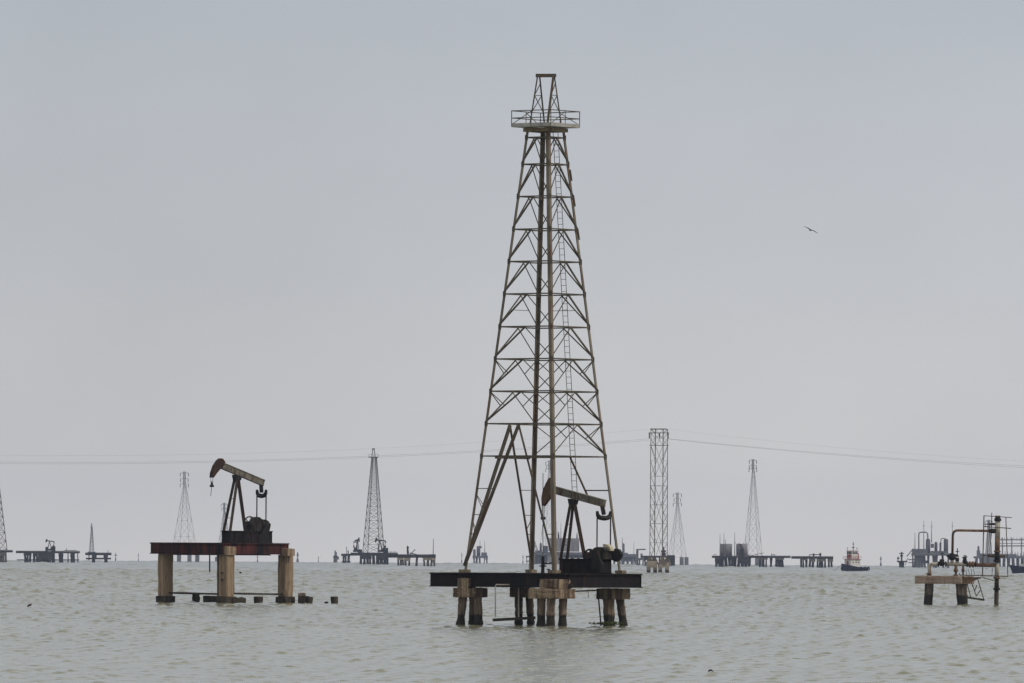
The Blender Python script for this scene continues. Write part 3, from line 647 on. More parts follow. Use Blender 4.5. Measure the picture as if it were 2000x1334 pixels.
def valve(x, y, ytop, wheel, body=.3):
    v = MB().tube([z3(x, y + 55), z3(x, y + 40), z3(x, y + 20), z3(x, y), z3(x, y - 25), z3(x, y - 30)], [.18, body, body * 1.1, body * .9, body * .8, .08], 9).build('valve', m_mach, pm, True)
    MB().tube([z3(x, y), z3(x + 2, ytop)], .055, 6).build('stem', m_mach, v)
    if wheel:
        c = z3(x + 2, ytop + wheel[1]); R_ = wheel[0]
        ring = [c + V((math.cos(2 * math.pi * i / 14) * R_, math.sin(2 * math.pi * i / 14) * R_, 0)) for i in range(15)]
        wv = MB().tube(ring, .045, 5)
        for i in range(3): a = math.pi * i / 3; dv = V((math.cos(a), math.sin(a), 0)) * R_; wv.bar(c - dv, c + dv, .05)
        wv.build('handwheel', m_mach, v)
valve(605, 708, 605, (.2, 4), .3); valve(725, 640, 615, None, .36); valve(876, 690, 630, (.17, 12), .24); valve(786, 660, 550, (.16, 40), .2)
MB().tube([z3(660, 645), z3(780, 632)], .12, 8).build('valve_bonnet', m_mach, pm, True); MB().tube([z3(845, 660), z3(905, 655)], .06, 8).build('valve_arm', m_mach, pm)
for x in (725, 786): MB().tube([z3(x, 735), z3(x, 650)], .19, 10).build('riser_stub', m_pale, pm, True)
for x, r_ in ((770, .16), (855, .11)): MB().tube([z3(x, 750), z3(x, 790), z3(x, 800), z3(x, 828), z3(x, 838), z3(x, 870)], [r_, r_, r_ * 1.5, r_ * 1.5, r_ * .7, r_], 9).build('pipe_support', m_rust, pm, True)
MB().tube([z3(770, 862), z3(770, 876)], .28, 10).build('flange', m_rust, pm, True); MB().tube([z3(813, 870), z3(813, 845)], .05, 6).build('pipe_support', m_mach, pm)
# riser column and its cage
rp = thing('riser_column', 'tall banded riser pipe rising from the water beside the valve platform', 'pipe', (z3(1250, 1220).x, D3, ZW3))
def seg(y0, y1, r, m, nm='pipe_section', x0=None):
    X = lambda y: 1249 + (1225 - y) * .0165
    MB().tube([z3(X(y0), y0), z3(X(y1), y1)], r, 14).build(nm, m, rp, True)
PR = .275
for y0, y1, r_, m, nm in ((1400, 1045, .235, m_conc_wet, 'pipe_section'), (1045, 1020, .36, m_mach, 'flange'), (1020, 912, .24, m_conc_wet, 'pipe_section'), (912, 890, .37, m_rust, 'flange'), (890, 712, .235, m_pale, 'pipe_section'),
                          (712, 690, .40, m_mach, 'flange'), (690, 600, .27, m_mach, 'valve_body'), (600, 580, .36, m_rust, 'flange'), (580, 430, .27, m_rust, 'pipe_section'), (430, 228, .275, m_pale, 'pipe_section'), (228, 198, .37, m_mach, 'flange'), (198, 164, .28, m_rail, 'pipe_cap')):
    seg(y0, y1, r_, m, nm)
MB().tube([z3(1095, 637), z3(1150, 637), z3(1155, 637), z3(1215, 641), z3(1290, 643), z3(1355, 643)], [.05, .05, .18, .18, .16, .16], 9).build('side_branch', m_rail, rp, True)
MB().tube([z3(1110, 265), z3(1165, 265), z3(1170, 265), z3(1250, 265)], [.05, .05, .13, .13], 8).build('side_branch', m_mach, rp, True)
MB().tube([z3(1160, 345), z3(1165, 345), z3(1205, 345), z3(1250, 345)], [.2, .2, .26, .26], 9).build('nozzle', m_mach, rp, True)
cage = [((1103, 165, -.9), (1085, 885, -.9), .13), ((1195, 130, .9), (1190, 400, .9), .1), ((1362, 180, -.9), (1386, 888, -.9), .1), ((1103, 165, -.9), (1432, 188, -.9), .08), ((1098, 293, -.9), (1425, 316, -.9), .1),
        ((1172, 300, .9), (1140, 700, .9), .045), ((1192, 400, .9), (1160, 620, .9), .045), ((1205, 785, .9), (1195, 885, .9), .07), ((1120, 785, -.9), (1140, 790, -.9), .05)]
for a, b_, wd in cage: MB().tube([z3(*a), z3(*b_)], wd / 2 if wd > .05 else .03, 6).build('cage_bar', m_rail, rp)

# ------------------------------------------------------------------ square power-line tower, 2.5 km out
D4 = 2480.0; ZW4 = wz(D4); AL4 = math.radians(23.8)
q4 = lambda px, py, dy=0: pt(px, py, D4 + dy)
c4 = q4(1286, 1119); pw = thing('power_tower', 'straight square lattice power tower on paired concrete footings', 'power tower', (c4.x, D4, ZW4))
z4 = lambda y: q4(1286, y).z
def corner4(i, z):
    f = (z - z4(1095)) / (z4(838) - z4(1095)); a = 2.80 - .13 * f
    th = AL4 + math.pi / 2 * i + (math.pi if i in () else 0)
    return V((c4.x + math.cos(th) * a, D4 + math.sin(th) * a, z))
for i in range(4): MB().bar(corner4(i, z4(1097)), corner4(i, z4(838)), .24 if i in (1, 3) else .19).build('leg', m_derrick, pw)
L4 = [838, 845.5, 857.5, 870, 900, 930, 949, 967, 986, 1005, 1023, 1041, 1060, 1078, 1094]
for n_, y in enumerate(L4):
    z = z4(y)
    for i in range(4):
        if y in (857.5, 900, 967, 1005, 1041, 1078) and i in (0, 2): continue
        MB().bar(corner4(i, z), corner4((i + 1) % 4, z), .13 if y in (845.5, 870, 949, 1023) else .09).build('girt', m_derrick, pw)
b = MB()
for n_ in range(len(L4) - 1):
    za, zb = z4(L4[n_]), z4(L4[n_ + 1])
    for i in range(4):
        if i in (1, 3): b.bar(corner4(i, zb), corner4((i + 1) % 4, za), .10)
for ya, yb in ((838, 870), (870, 930), (949, 1023), (1023, 1094)):
    for i in (0, 2):
        p0, p1 = corner4(i, z4(ya)), corner4((i + 1) % 4, z4(ya)); r0, r1 = corner4(i, z4(yb)), corner4((i + 1) % 4, z4(yb))
        b.bar(p0, r1, .08); b.bar(p1, r0, .08)
b.build('bracing', m_derrick, pw, kind='stuff')
MB().bar(q4(1266.5, 845.5), q4(1307, 845.5), .2).build('cross_arm', m_derrick, pw); MB().bar(q4(1270, 838), q4(1302, 838), .3).build('cross_arm', m_derrick, pw); MB().bar(q4(1268, 870), q4(1306, 870), .15).build('cross_arm', m_derrick, pw)
for x in (1268.3, 1288, 1305): MB().tube([q4(x, 846), q4(x, 856.5)], .17, 7).build('insulator', m_fdark, pw)
for x0, x1, yt in ((1262.8, 1283.5, 1096), (1285.5, 1307, 1099)):
    A_, B_ = q4(x0, 1108), q4(x1, 1108); zc0, zc1 = z4(1108.5), z4(yt)
    o = MB().rough(((A_.x + B_.x) / 2, D4, (zc0 + zc1) / 2), (B_.x - A_.x, 5.5, zc1 - zc0), 0, 4, .08).build('footing', m_fconc_l, pw)
    for x in (x0 + 4, x1 - 4):
        for dy in (-1.9, 1.9):
            p = q4(x, 1108, dy); MB().rough((p.x, p.y, (zc0 + ZW4) / 2 - .5), (1.1, 1.1, zc0 - ZW4 + 1.2), 0, 2, .06).build('footing_leg', m_fconc_l, o)
for i in range(4):
    p = corner4(i, z4(1098)); MB().prism([p + V((-1.3, -.3, -.6)), p + V((1.3, -.3, -.6)), p + V((.25, -.3, 1.7)), p + V((-.25, -.3, 1.7))], (0, .6, 0)).build('pedestal', m_fconc, pw)
# conductors
def wire(fn, xs, lab, dy=0, rad=.024):
    P = [q4(x, fn(x), dy) for x in xs]; lone(MB().tube(P, rad, 5), 'power_cable', m_wire, lab, 'cable', P[-1] if xs[-1] > xs[0] and xs[0] < 0 else P[0], 'power cables strung from the square lattice tower')
xl = list(np.linspace(-960, 1268, 40)); xr = list(np.linspace(1305, 3900, 40))
wire(lambda x: 903 - 46 * ((x - 150) / 1118) ** 2, xl, 'lower power cable sagging left from the square lattice tower')
wire(lambda x: 906 - 46 * ((x - 130) / 1138) ** 2, xl, 'lower power cable sagging left from the square lattice tower', 3)
wire(lambda x: 890 - 52 * ((x - 150) / 1118) ** 2, xl, 'topmost thin earth wire running left from the square lattice tower', 1, .013)
wire(lambda x: 857 + .1036 * (x - 1305) - .0000395 * (x - 1305) ** 2, xr, 'lower power cable sagging right from the square lattice tower')
wire(lambda x: 857.5 + .1085 * (x - 1305) - .0000405 * (x - 1305) ** 2, xr, 'lower power cable sagging right from the square lattice tower', 3)
wire(lambda x: 838 + .125 * (x - 1303) - .00005 * (x - 1303) ** 2, xr, 'topmost thin earth wire running right from the square lattice tower', 1, .011)

# ------------------------------------------------------------------ far structures
def lattice(mb, px, d, ya, yb, wa, wb, n, rot=.6, wd=.14, dense=True):
    """tapered four-leg lattice, ya top, yb bottom, widths in pixels"""
    ppm = FPX / d; c = pt(px, yb, d); za, zb = pt(px, ya, d).z, c.z
    sp = abs(math.cos(rot)) ; L_ = []
    def cn(i, f):
        a = (wa + (wb - wa) * f) / ppm / 2 / max(abs(math.cos(rot)), abs(math.sin(rot))); th = rot + math.pi / 2 * i
        return V((c.x + math.cos(th) * a, d + math.sin(th) * a, za + (zb - za) * f))
    fs = [0]
    for i in range(n): fs.append(fs[-1] + (wa + (wb - wa) * (i / n) * .9) ** .75)
    fs = [f / fs[-1] for f in fs]
    for k_ in range(n):
        for i in range(4):
            j = (i + 1) % 4
            mb.bar(cn(i, fs[k_ + 1]), cn(j, fs[k_ + 1]), wd * .8); mb.bar(cn(i, fs[k_]), cn(j, fs[k_ + 1]), wd * .7); mb.bar(cn(j, fs[k_]), cn(i, fs[k_ + 1]), wd * .7)
    return cn
def pylon(lab, px, d, ytop, yleg, wtop, wbase, ywaist, arms, n=8, legs=True, rot=.42, wd=.145, grp='transmission pylons standing in the lake'):
    zw = wz(d); base = pt(px, yleg, d)
    r = thing('transmission_pylon', lab, 'pylon', (base.x, d, zw), grp)
    b = MB(); cn = lattice(b, px, d, ywaist, yleg, wtop, wbase, n, rot, wd); b.build('bracing', m_galv, r, kind='stuff')
    for i in range(4): MB().bar(cn(i, 0), cn(i, 1), wd * 1.25).build('leg', m_galv, r)
    b = MB(); cn2 = lattice(b, px, d, ytop, ywaist, wtop * .95, wtop, 5, rot, wd)
    for i in range(4): b.bar(cn2(i, 0), cn2(i, 1), wd)
    b.build('mast_head', m_galv, r, kind='stuff')
    for y, hw in arms:
        p0, p1, pm_ = pt(px - hw, y, d), pt(px + hw, y, d), pt(px, y - 3, d); b = MB(); b.bar(p0, p1, wd * 1.2); b.bar(p0, pm_, wd * .7); b.bar(p1, pm_, wd * .7)
        a = b.build('cross_arm', m_galv, r)
        for q in (p0, p1): MB().tube([q, q - V((0, 0, 2.2))], .22, 5).build('insulator', m_fdark, a)
    if legs:
        for i in range(4):
            p = cn(i, 1); MB().rough((p.x, p.y, (p.z + zw - 1) / 2), (2.3, 2.3, p.z - zw + 1), .3, 2, .1).build('pier', m_fmass, r)
    return r
def far_deck(lab, d, x0, x1, yt, yb, caps=(), piles=(), depth=9, m=m_fdark, pm_=m_fconc, extra=(), cat='platform', name='well_platform', grp='far-off platforms along the horizon', rails=(), rad=None, capm=None):
    zw = wz(d); A_, B_ = pt(x0, yt, d), pt(x1, yt, d); zb = pt((x0 + x1) / 2, yb, d).z
    r = thing(name, lab, cat, ((A_.x + B_.x) / 2, d, zw), grp)
    for dy in (-depth / 2, 0, depth / 2): MB().bar(V((A_.x, d + dy, (A_.z + zb) / 2)), V((B_.x, d + dy, (B_.z + zb) / 2)), .6, A_.z - zb).build('deck_beam', m, r)
    MB().bar(V((A_.x, d, A_.z + .1)), V((B_.x, d, B_.z + .1)), depth + .8, .2).build('deck', m, r)
    for (a, b_, ya, yb_) in caps:
        P, Q = pt(a, ya, d), pt(b_, yb_, d); MB().rough(((P.x + Q.x) / 2, d - depth * .3, (P.z + Q.z) / 2), (Q.x - P.x, depth * .45, P.z - Q.z), 0, 3, .12).build('pile_cap', capm or pm_, r)
    for x, wpx in piles:
        P = pt(x, yb, d); w_ = wpx * d / FPX
        for dy in (-depth * .32, depth * .3):
            lean = random.uniform(-.3, .3)
            MB().tube([(P.x - lean, d + dy, zb + .1), (P.x, d + dy, (zb + zw) / 2), (P.x + lean, d + dy, zw - 1)], [w_ / 2, w_ / 2 * .95, w_ / 2 * 1.1], 7, .08).build('pile', pm_, r)
    for (a, b_, ya, yb_, dp) in extra:
        P, Q = pt(a, ya, d), pt(b_, yb_, d); MB().box(((P.x + Q.x) / 2, d, (P.z + Q.z) / 2), (Q.x - P.x, dp, P.z - Q.z)).build('module', m, r)
    for (a, ya, b_, yb_, w_) in rails: MB().bar(pt(a, ya, d - depth * .3), pt(b_, yb_, d - depth * .3), w_).build('pipe_run', m, r)
    return r
TF = dict(k=1.25, base=(2.0, 6.6, 1.0, 1.3), post=((2.9, 6.0), 1.8, 4.4, .4), beam=((.6, 7.0), (6.4, 6.3), .7), head=[(.9, 8.2), (1.4, 8.0), (1.6, 6.9), (.6, 5.6), (.1, 5.6), (.1, 6.6), (.4, 7.6)],
          bridle=(.1, 5.5, 4.5), yoke=(6.3, 5.6, .9), crank=((5.8, 2.9), (math.radians(70), math.radians(70)), 1.2), shaft=(5.6, 2.3), gear=(5.0, 1.2), wheel=(4.5, 2.3, .9))
def far_pump(lab, d, px, py, yaw, sc=1.0):
    T = {}
    def m_(v): return tuple(m_(x) for x in v) if isinstance(v, (tuple, list)) else v * sc
    for k_, v in TF.items(): T[k_] = [tuple(a * sc for a in p) for p in v] if k_ == 'head' else m_(v)
    T['crank'] = (m_(TF['crank'][0]), TF['crank'][1], TF['crank'][2] * sc)
    p = pt(px, py, d); pumpjack(lab, (p.x, d, p.z + .2), yaw, T, group='small far-off pumpjacks', far=True)
def far_derrick(lab, d, px, ytop, ydeck, wtop, wbase, ycrown, wd=.3, n=14, rot=.5):
    base = pt(px, ydeck, d); r = thing('oil_derrick', lab, 'derrick', (base.x, d, base.z), 'far-off lattice derricks')
    b = MB(); cn = lattice(b, px, d, ycrown, ydeck, wtop, wbase, n, rot, wd); b.build('bracing', m_derrick, r, kind='stuff')
    for i in range(4): MB().bar(cn(i, 0), cn(i, 1), wd * 1.5).build('leg', m_derrick, r)
    P, Q = pt(px - wtop, ycrown, d), pt(px + wtop, ycrown, d); cp = MB().bar(P, Q, Q.x - P.x, .5).build('crown_platform', m_derrick, r)
    for s_ in (-1, 0, 1):
        p = pt(px + s_ * wtop * .96, ycrown, d); MB().bar(p, p + V((0, 0, 1.6)), .16).build('rail_post', m_derrick, cp)
    MB().bar(P + V((0, 0, 1.6)), Q + V((0, 0, 1.6)), .14).build('handrail', m_derrick, cp)
    for s_ in (-1, 1): MB().bar(pt(px + s_ * wtop * .35, ycrown, d), pt(px + s_ * wtop * .15, ytop, d), .4).build('gin_pole_leg', m_derrick, r)
    MB().bar(pt(px - wtop * .25, ytop, d), pt(px + wtop * .25, ytop, d), .8).build('top_beam', m_derrick, r)
    return r
def beacon(lab, px, d, yt, wpx, arms=()):
    p = pt(px, yt, d); zw = wz(d); w_ = wpx * d / FPX; b = MB(); hgt = p.z - zw
    b.tube([(p.x, d, zw - 1), (p.x, d, zw + hgt * .3), (p.x, d, zw + hgt * .34), (p.x, d, zw + hgt * .62), (p.x, d, zw + hgt * .66), (p.x, d, p.z)], [w_ * .5, w_ * .42, w_ * .22, w_ * .2, w_ * .5, w_ * .08], 7)
    for y, hw in arms: b.bar(pt(px - hw, y, d), pt(px + hw, y, d), .35)
    lone(b, 'channel_beacon', m_fmass, lab, 'beacon', (p.x, d, zw), 'small marker posts on the horizon')
def slim(r, px, y0, y1, d, w_=.35, nm='mast', m=None, dy=0): MB().tube([pt(px, y0, d + dy), pt(px, (y0 + y1) / 2, d + dy), pt(px, y1, d + dy)], [w_, w_ * .7, w_ * .35], 6).build(nm, m or m_fmass, r)
def blk(r, x0, x1, y0, y1, d, dp=6, nm='module', m=None, dy=0):
    P, Q = pt(x0, y0, d + dy), pt(x1, y1, d + dy); return MB().box(((P.x + Q.x) / 2, d + dy, (P.z + Q.z) / 2), (Q.x - P.x, dp, P.z - Q.z)).build(nm, m or m_fmass, r)
def vessel(r, px, wpx, y0, y1, d, m=None, nm='vessel', dome=True, dy=0):
    P, Q = pt(px, y0, d + dy), pt(px, y1, d + dy); w_ = wpx * d / FPX / 2; h_ = P.z - Q.z
    pr = [(0, 1), (.82, 1), (.92, .97), (.98, .6), (1, .15)] if dome else [(0, 1), (.985, 1), (1, .98)]
    MB().tube([V((Q.x, d + dy, Q.z + h_ * f)) for f, _ in pr], [w_ * k_ for _, k_ in pr], 16).build(nm, m or m_fmass, r, True)

# left edge: derrick half out of frame and its deck, then a low deck with a pumpjack
DF = 4500
far_deck('dark deck under the derrick cut off by the picture edge', 4400, -60, 24, 1074.8, 1079, caps=((-10, 12, 1079, 1085),), piles=((-30, 4), (-18, 4), (1, 4), (6, 5), (11.5, 3)))
far_derrick('dark lattice derrick standing at the left picture edge', 4400, -14, 885, 1074, 12, 54, 905, .24)
far_deck('long low dark deck with one small pumpjack and many pile groups', 4450, 32, 155, 1076.5, 1080.8,
         caps=((47, 61, 1080, 1085), (65, 74, 1080, 1087), (75, 107, 1079, 1094), (115, 124, 1080, 1087), (138, 146, 1080, 1088)),
         piles=((49.5, 3.5), (54, 3), (59, 3.5), (67, 4), (72.5, 3), (79, 6), (87, 8), (96, 7), (104, 6), (118, 5), (121, 4), (133, 1.2), (141, 5), (144.5, 3), (152, 1)),
         extra=((101, 108, 1067, 1077, 3), (89, 93, 1068, 1077, 3)), rails=((33, 1093.5, 155, 1093.5, .5), (125, 1075, 150, 1075, .25), (130, 1075, 130, 1071, .3)), pm_=m_fdark)
far_pump('small black pumpjack on the long low deck', 4450, 88.5, 1076, .25, .74)
far_deck('short double-decked dark platform below the faint distant derrick', 4600, 167.5, 217, 1080, 1084.5, caps=((180, 189, 1084, 1091), (203, 211, 1084, 1091)), piles=((183, 6), (207, 6)), rails=((168, 1091, 217, 1091, .9), (211, 1080, 211, 1075, .3)), pm_=m_fdark)
far_derrick('very faint pale derrick far behind the short double-decked platform', 7600, 179, 1023, 1078, 2.5, 9.5, 1031, .2, 8)
dk = far_deck('faint low deck carrying the very faint derrick', 7600, 172, 186, 1078, 1080, piles=((174, 2), (184, 2)))
for px, yt, hw, lab in ((226, 1079, 3, 'thin faint marker post with a cross arm right of the double-decked platform'), (270.5, 1080, 2, 'thin faint marker post left of the red pillared platform'),
                        (581.5, 1078, 5.5, 'stubby grey marker post right of the red pillared platform'), (503, 1084, 3, 'tiny faint marker post seen between two tall square pillars'), (622, 1086, 2, 'tiniest faint marker post in the open gap before the far derrick'),
                        (902, 1079, 2.5, 'thin faint marker post seen left of the big derrick'), (1021.5, 1083, 2.5, 'thin faint marker post behind the big derrick')):
    beacon(lab, px, 6800, yt, hw, ((yt + 6, hw * 1.2),) if px == 226 else ())
b_ = far_deck('small dark cluster of posts with a float, left of the far derrick platform', 6300, 651, 660, 1086, 1088, piles=((652.5, 2), (655.5, 4), (658, 2.5)), depth=5, rails=((654.5, 1086, 654.5, 1075, .9), (657, 1086, 657, 1078, .7)))
blk(b_, 656, 662, 1087.5, 1093, 6300, 4, dy=0)
pylon('grey pylon with three cross arms seen behind the red pillared platform', 360, 5600, 921, 1084, 5, 50, 947, ((924, 8), (935, 7.5), (945, 8)), 6)
pylon('faint pylon top peeping out behind the left pumpjack post', 438, 7800, 982, 1088, 3.5, 30, 1000, ((985, 6), (993, 5)), 7, wd=.28)
# derrick cluster left of centre
r = far_deck('dark platform crowded round the far derrick with two pumpjacks', DF, 685, 777, 1080, 1085.5, caps=((703, 726, 1085, 1092), (735, 756, 1084, 1094)),
             piles=((705, 4.5), (712, 4), (718, 5), (723, 4), (730, 5.5), (738, 7), (745, 7), (752, 6), (757, 4)), extra=((750, 758, 1070, 1081, 3), (699, 707, 1073, 1081, 3)), rails=((757, 1078, 775, 1078, .2), (763, 1081, 763, 1077, .2), (771, 1081, 771, 1077, .2)), pm_=m_fdark)
far_derrick('slim lattice derrick with a crown platform rising between two small pumpjacks', DF, 729.5, 877, 1080, 9.5, 42, 893, .22, 16)
far_pump('small pumpjack on the right side of the far derrick platform', DF, 732, 1079, .3, .93)
far_pump('small pumpjack seen end-on beside the far derrick', DF, 702, 1079, 2.0, .95)
far_deck('tiny separate dark deck left of the far derrick platform', 5200, 666.5, 684.5, 1082, 1086, piles=((671, 3.5), (675, 4), (681, 5)), rails=((667, 1097, 685, 1097, .7), (677, 1082, 677, 1068, .35), (680, 1082, 680, 1075, .6)), depth=5, pm_=m_fdark)
r = far_deck('nearer dark jetty deck on pale concrete pile groups', 3800, 758, 851, 1083.5, 1089.5, caps=((776, 788, 1083.5, 1094), (789, 801, 1085, 1096), (826, 837, 1085, 1094), (838, 850.5, 1083.5, 1094.5)),
             piles=((778, 3.5), (783, 4), (787, 3.5), (792, 4.5), (799.5, 3.5), (814, 4.5), (828.5, 3.5), (836, 4.5), (843, 4), (848.5, 4)), pm_=m_fconc, capm=m_fconc_l)
MB().tube([pt(797, 1083, 3800), pt(796.5, 1076, 3800), pt(796, 1066, 3800)], [.5, .5, .3], 7).build('valve_tree', m_fdark, r); MB().bar(pt(794, 1069.5, 3800), pt(799, 1069, 3800), .5).build('valve_tree', m_fdark, r)
MB().bar(pt(801, 1083, 3800), pt(811, 1073, 3800), .35).build('pipe_run', m_fdark, r); MB().bar(pt(800, 1080, 3800), pt(814, 1083, 3800), .4).build('pipe_run', m_fdark, r)
p = pt(846.5, 1052, 7600); b = MB().tube([(p.x, 7600, wz(7600) - 1), (p.x, 7600, p.z)], [.55, .3], 5); lone(b, 'radio_mast', m_fmass, 'hair-thin faint mast right of the pale-capped jetty', 'mast', (p.x, 7600, wz(7600)))
# pale blue blocks behind the derrick gateway
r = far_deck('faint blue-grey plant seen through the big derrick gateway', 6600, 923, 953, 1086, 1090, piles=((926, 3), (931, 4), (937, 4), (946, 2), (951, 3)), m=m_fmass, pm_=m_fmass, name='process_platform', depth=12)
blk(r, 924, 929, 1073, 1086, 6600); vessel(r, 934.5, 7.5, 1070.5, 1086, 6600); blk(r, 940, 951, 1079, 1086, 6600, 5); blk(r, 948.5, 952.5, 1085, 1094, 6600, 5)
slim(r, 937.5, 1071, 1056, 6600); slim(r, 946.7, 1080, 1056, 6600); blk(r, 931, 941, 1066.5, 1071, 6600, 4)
# big plant behind the pumpjack
DP = 5600
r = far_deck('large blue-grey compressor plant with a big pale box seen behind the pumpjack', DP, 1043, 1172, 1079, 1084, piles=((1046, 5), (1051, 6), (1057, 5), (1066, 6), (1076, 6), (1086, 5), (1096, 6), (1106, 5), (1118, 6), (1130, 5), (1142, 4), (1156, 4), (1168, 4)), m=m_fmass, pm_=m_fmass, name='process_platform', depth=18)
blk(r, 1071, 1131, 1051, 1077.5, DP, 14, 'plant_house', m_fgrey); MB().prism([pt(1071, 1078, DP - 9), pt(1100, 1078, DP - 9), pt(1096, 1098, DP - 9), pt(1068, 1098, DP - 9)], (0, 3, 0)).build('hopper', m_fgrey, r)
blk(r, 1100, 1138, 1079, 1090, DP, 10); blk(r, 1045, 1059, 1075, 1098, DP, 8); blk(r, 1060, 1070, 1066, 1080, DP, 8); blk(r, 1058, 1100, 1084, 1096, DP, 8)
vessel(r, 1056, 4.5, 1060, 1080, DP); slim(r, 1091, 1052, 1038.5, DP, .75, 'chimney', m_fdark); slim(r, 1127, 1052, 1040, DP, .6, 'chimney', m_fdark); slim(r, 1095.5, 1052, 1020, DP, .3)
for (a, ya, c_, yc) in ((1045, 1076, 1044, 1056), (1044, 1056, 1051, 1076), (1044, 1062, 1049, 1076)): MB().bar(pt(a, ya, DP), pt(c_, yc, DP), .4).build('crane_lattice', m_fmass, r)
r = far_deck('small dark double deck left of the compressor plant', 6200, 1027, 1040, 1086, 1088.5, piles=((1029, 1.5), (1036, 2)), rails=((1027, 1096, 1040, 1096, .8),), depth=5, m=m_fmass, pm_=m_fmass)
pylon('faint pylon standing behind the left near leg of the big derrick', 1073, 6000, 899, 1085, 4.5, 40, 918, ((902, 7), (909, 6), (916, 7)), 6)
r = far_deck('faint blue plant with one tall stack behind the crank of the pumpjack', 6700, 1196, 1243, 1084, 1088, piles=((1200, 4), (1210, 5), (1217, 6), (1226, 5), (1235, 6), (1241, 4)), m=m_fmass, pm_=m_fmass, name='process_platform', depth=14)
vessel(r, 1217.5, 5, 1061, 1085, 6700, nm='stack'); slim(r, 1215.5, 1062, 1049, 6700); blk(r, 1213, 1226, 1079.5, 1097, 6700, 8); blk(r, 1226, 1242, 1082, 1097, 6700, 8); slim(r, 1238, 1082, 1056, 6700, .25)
r = far_deck('dark crane platform with a flat jib left of the square power tower', 5300, 1242, 1262, 1090.5, 1094, piles=((1245, 4), (1249, 3), (1256, 3)), m=m_fmass, pm_=m_fmass, depth=6, name='crane_platform')
blk(r, 1242.5, 1247, 1073, 1091, 5300, 3); MB().bar(pt(1243, 1073.5, 5300), pt(1261, 1073, 5300), .8).build('jib', m_fmass, r); blk(r, 1251, 1255, 1081, 1091, 5300, 3)
r = far_deck('dark wellhead deck directly behind the square power tower', 4600, 1253, 1318, 1086, 1089.5, caps=((1303, 1318, 1088, 1096), (1258, 1272, 1089, 1094)), piles=((1260, 3), (1266, 3), (1275, 3), (1288, 3), (1306, 5), (1312, 5), (1316, 4)), depth=7, pm_=m_fdark, rails=((1296, 1087, 1296, 1068, .6), (1291, 1077, 1301, 1076, .7), (1293, 1082, 1300, 1082, 1.2)))
blk(r, 1292, 1299, 1074, 1087, 4600, 2); blk(r, 1303, 1318, 1084, 1092, 4600, 4)
pylon('grey pylon just right of the square power tower', 1323, 6000, 962, 1088, 4.5, 36, 985, ((965, 8), (974, 6.5), (983, 8)), 5)
# twin tanks and decks right of centre
r = far_deck('dark platform carrying two grey storage tanks and thin masts', DF, 1391, 1467, 1086, 1090, caps=((1397, 1406, 1090, 1102), (1440, 1466, 1091, 1101)), piles=((1399, 4), (1406, 5), (1411, 6), (1418, 6), (1425, 5), (1431, 6), (1436, 5), (1443, 5), (1450, 6), (1457, 5), (1464, 4)), pm_=m_fdark, name='tank_platform', depth=12, rails=((1393, 1084, 1400, 1082, .25), (1460, 1085, 1466, 1083, .25)))
vessel(r, 1418, 24, 1062, 1086, DF, m_fgrey, 'storage_tank', False); vessel(r, 1449, 23, 1062, 1086, DF, m_fgrey, 'storage_tank', False, 1)
blk(r, 1445, 1452.5, 1072, 1087, DF, 2, 'pump', m_fdark, -5); MB().bar(pt(1444, 1062, DF - 5), pt(1452, 1074, DF - 5), .7).build('loading_arm', m_fdark, r)
for x, y in ((1406.3, 1043), (1414, 1041), (1417.3, 1053), (1435, 1040)): slim(r, x, 1086, y, DF, .3, dy=-4)
for x in (1437, 1443, 1452, 1458): MB().bar(pt(x, 1062, DF - 3), pt(x, 1059.5, DF - 3), .2).build('tank_rail', m_fdark, r)
r = far_deck('dark jetty deck between the tank platform and the gap', DF - 80, 1463, 1543.5, 1086, 1090, caps=((1482, 1499, 1089, 1093), (1514, 1531, 1089, 1093)), piles=((1484.5, 3.5), (1491, 4), (1496.5, 2.5), (1506, 4), (1516, 3.5), (1521, 5), (1524.5, 4), (1528.5, 3.5)), pm_=m_fdark, capm=m_fconc, rails=((1506, 1084, 1514, 1083, .3), (1507, 1086, 1507, 1081, .3), (1513, 1086, 1513, 1083, .25), (1467, 1085, 1492, 1080, .25)))
r = far_deck('dark jetty deck with low pipes on top beside the tug', DF - 150, 1546, 1627, 1087, 1091.5, caps=((1563, 1577, 1090, 1094), (1580, 1592, 1090, 1097), (1595, 1612, 1090, 1096), (1616, 1626.5, 1088, 1097)), piles=((1565, 3.5), (1569, 2.5), (1575, 4), (1582, 4), (1588, 4.5), (1597, 3), (1602, 4.5), (1606, 3.5), (1611.5, 3), (1619, 3), (1624, 3.5)), pm_=m_fdark, capm=m_fconc, rails=((1581, 1083.5, 1605, 1083, .4), (1589, 1087, 1589, 1081, .9), (1602, 1087, 1602, 1080, .9), (1581, 1087, 1581, 1083, .35)))
pylon('tall slender pylon rising right of the twin storage tanks', 1470.5, 5300, 897, 1087, 4.5, 37, 918, ((899, 7), (909, 7), (915, 7.5)), 8)
beacon('faint thin marker post between the tug and the distant pipe plant', 1720.5, 6800, 1086, 4)
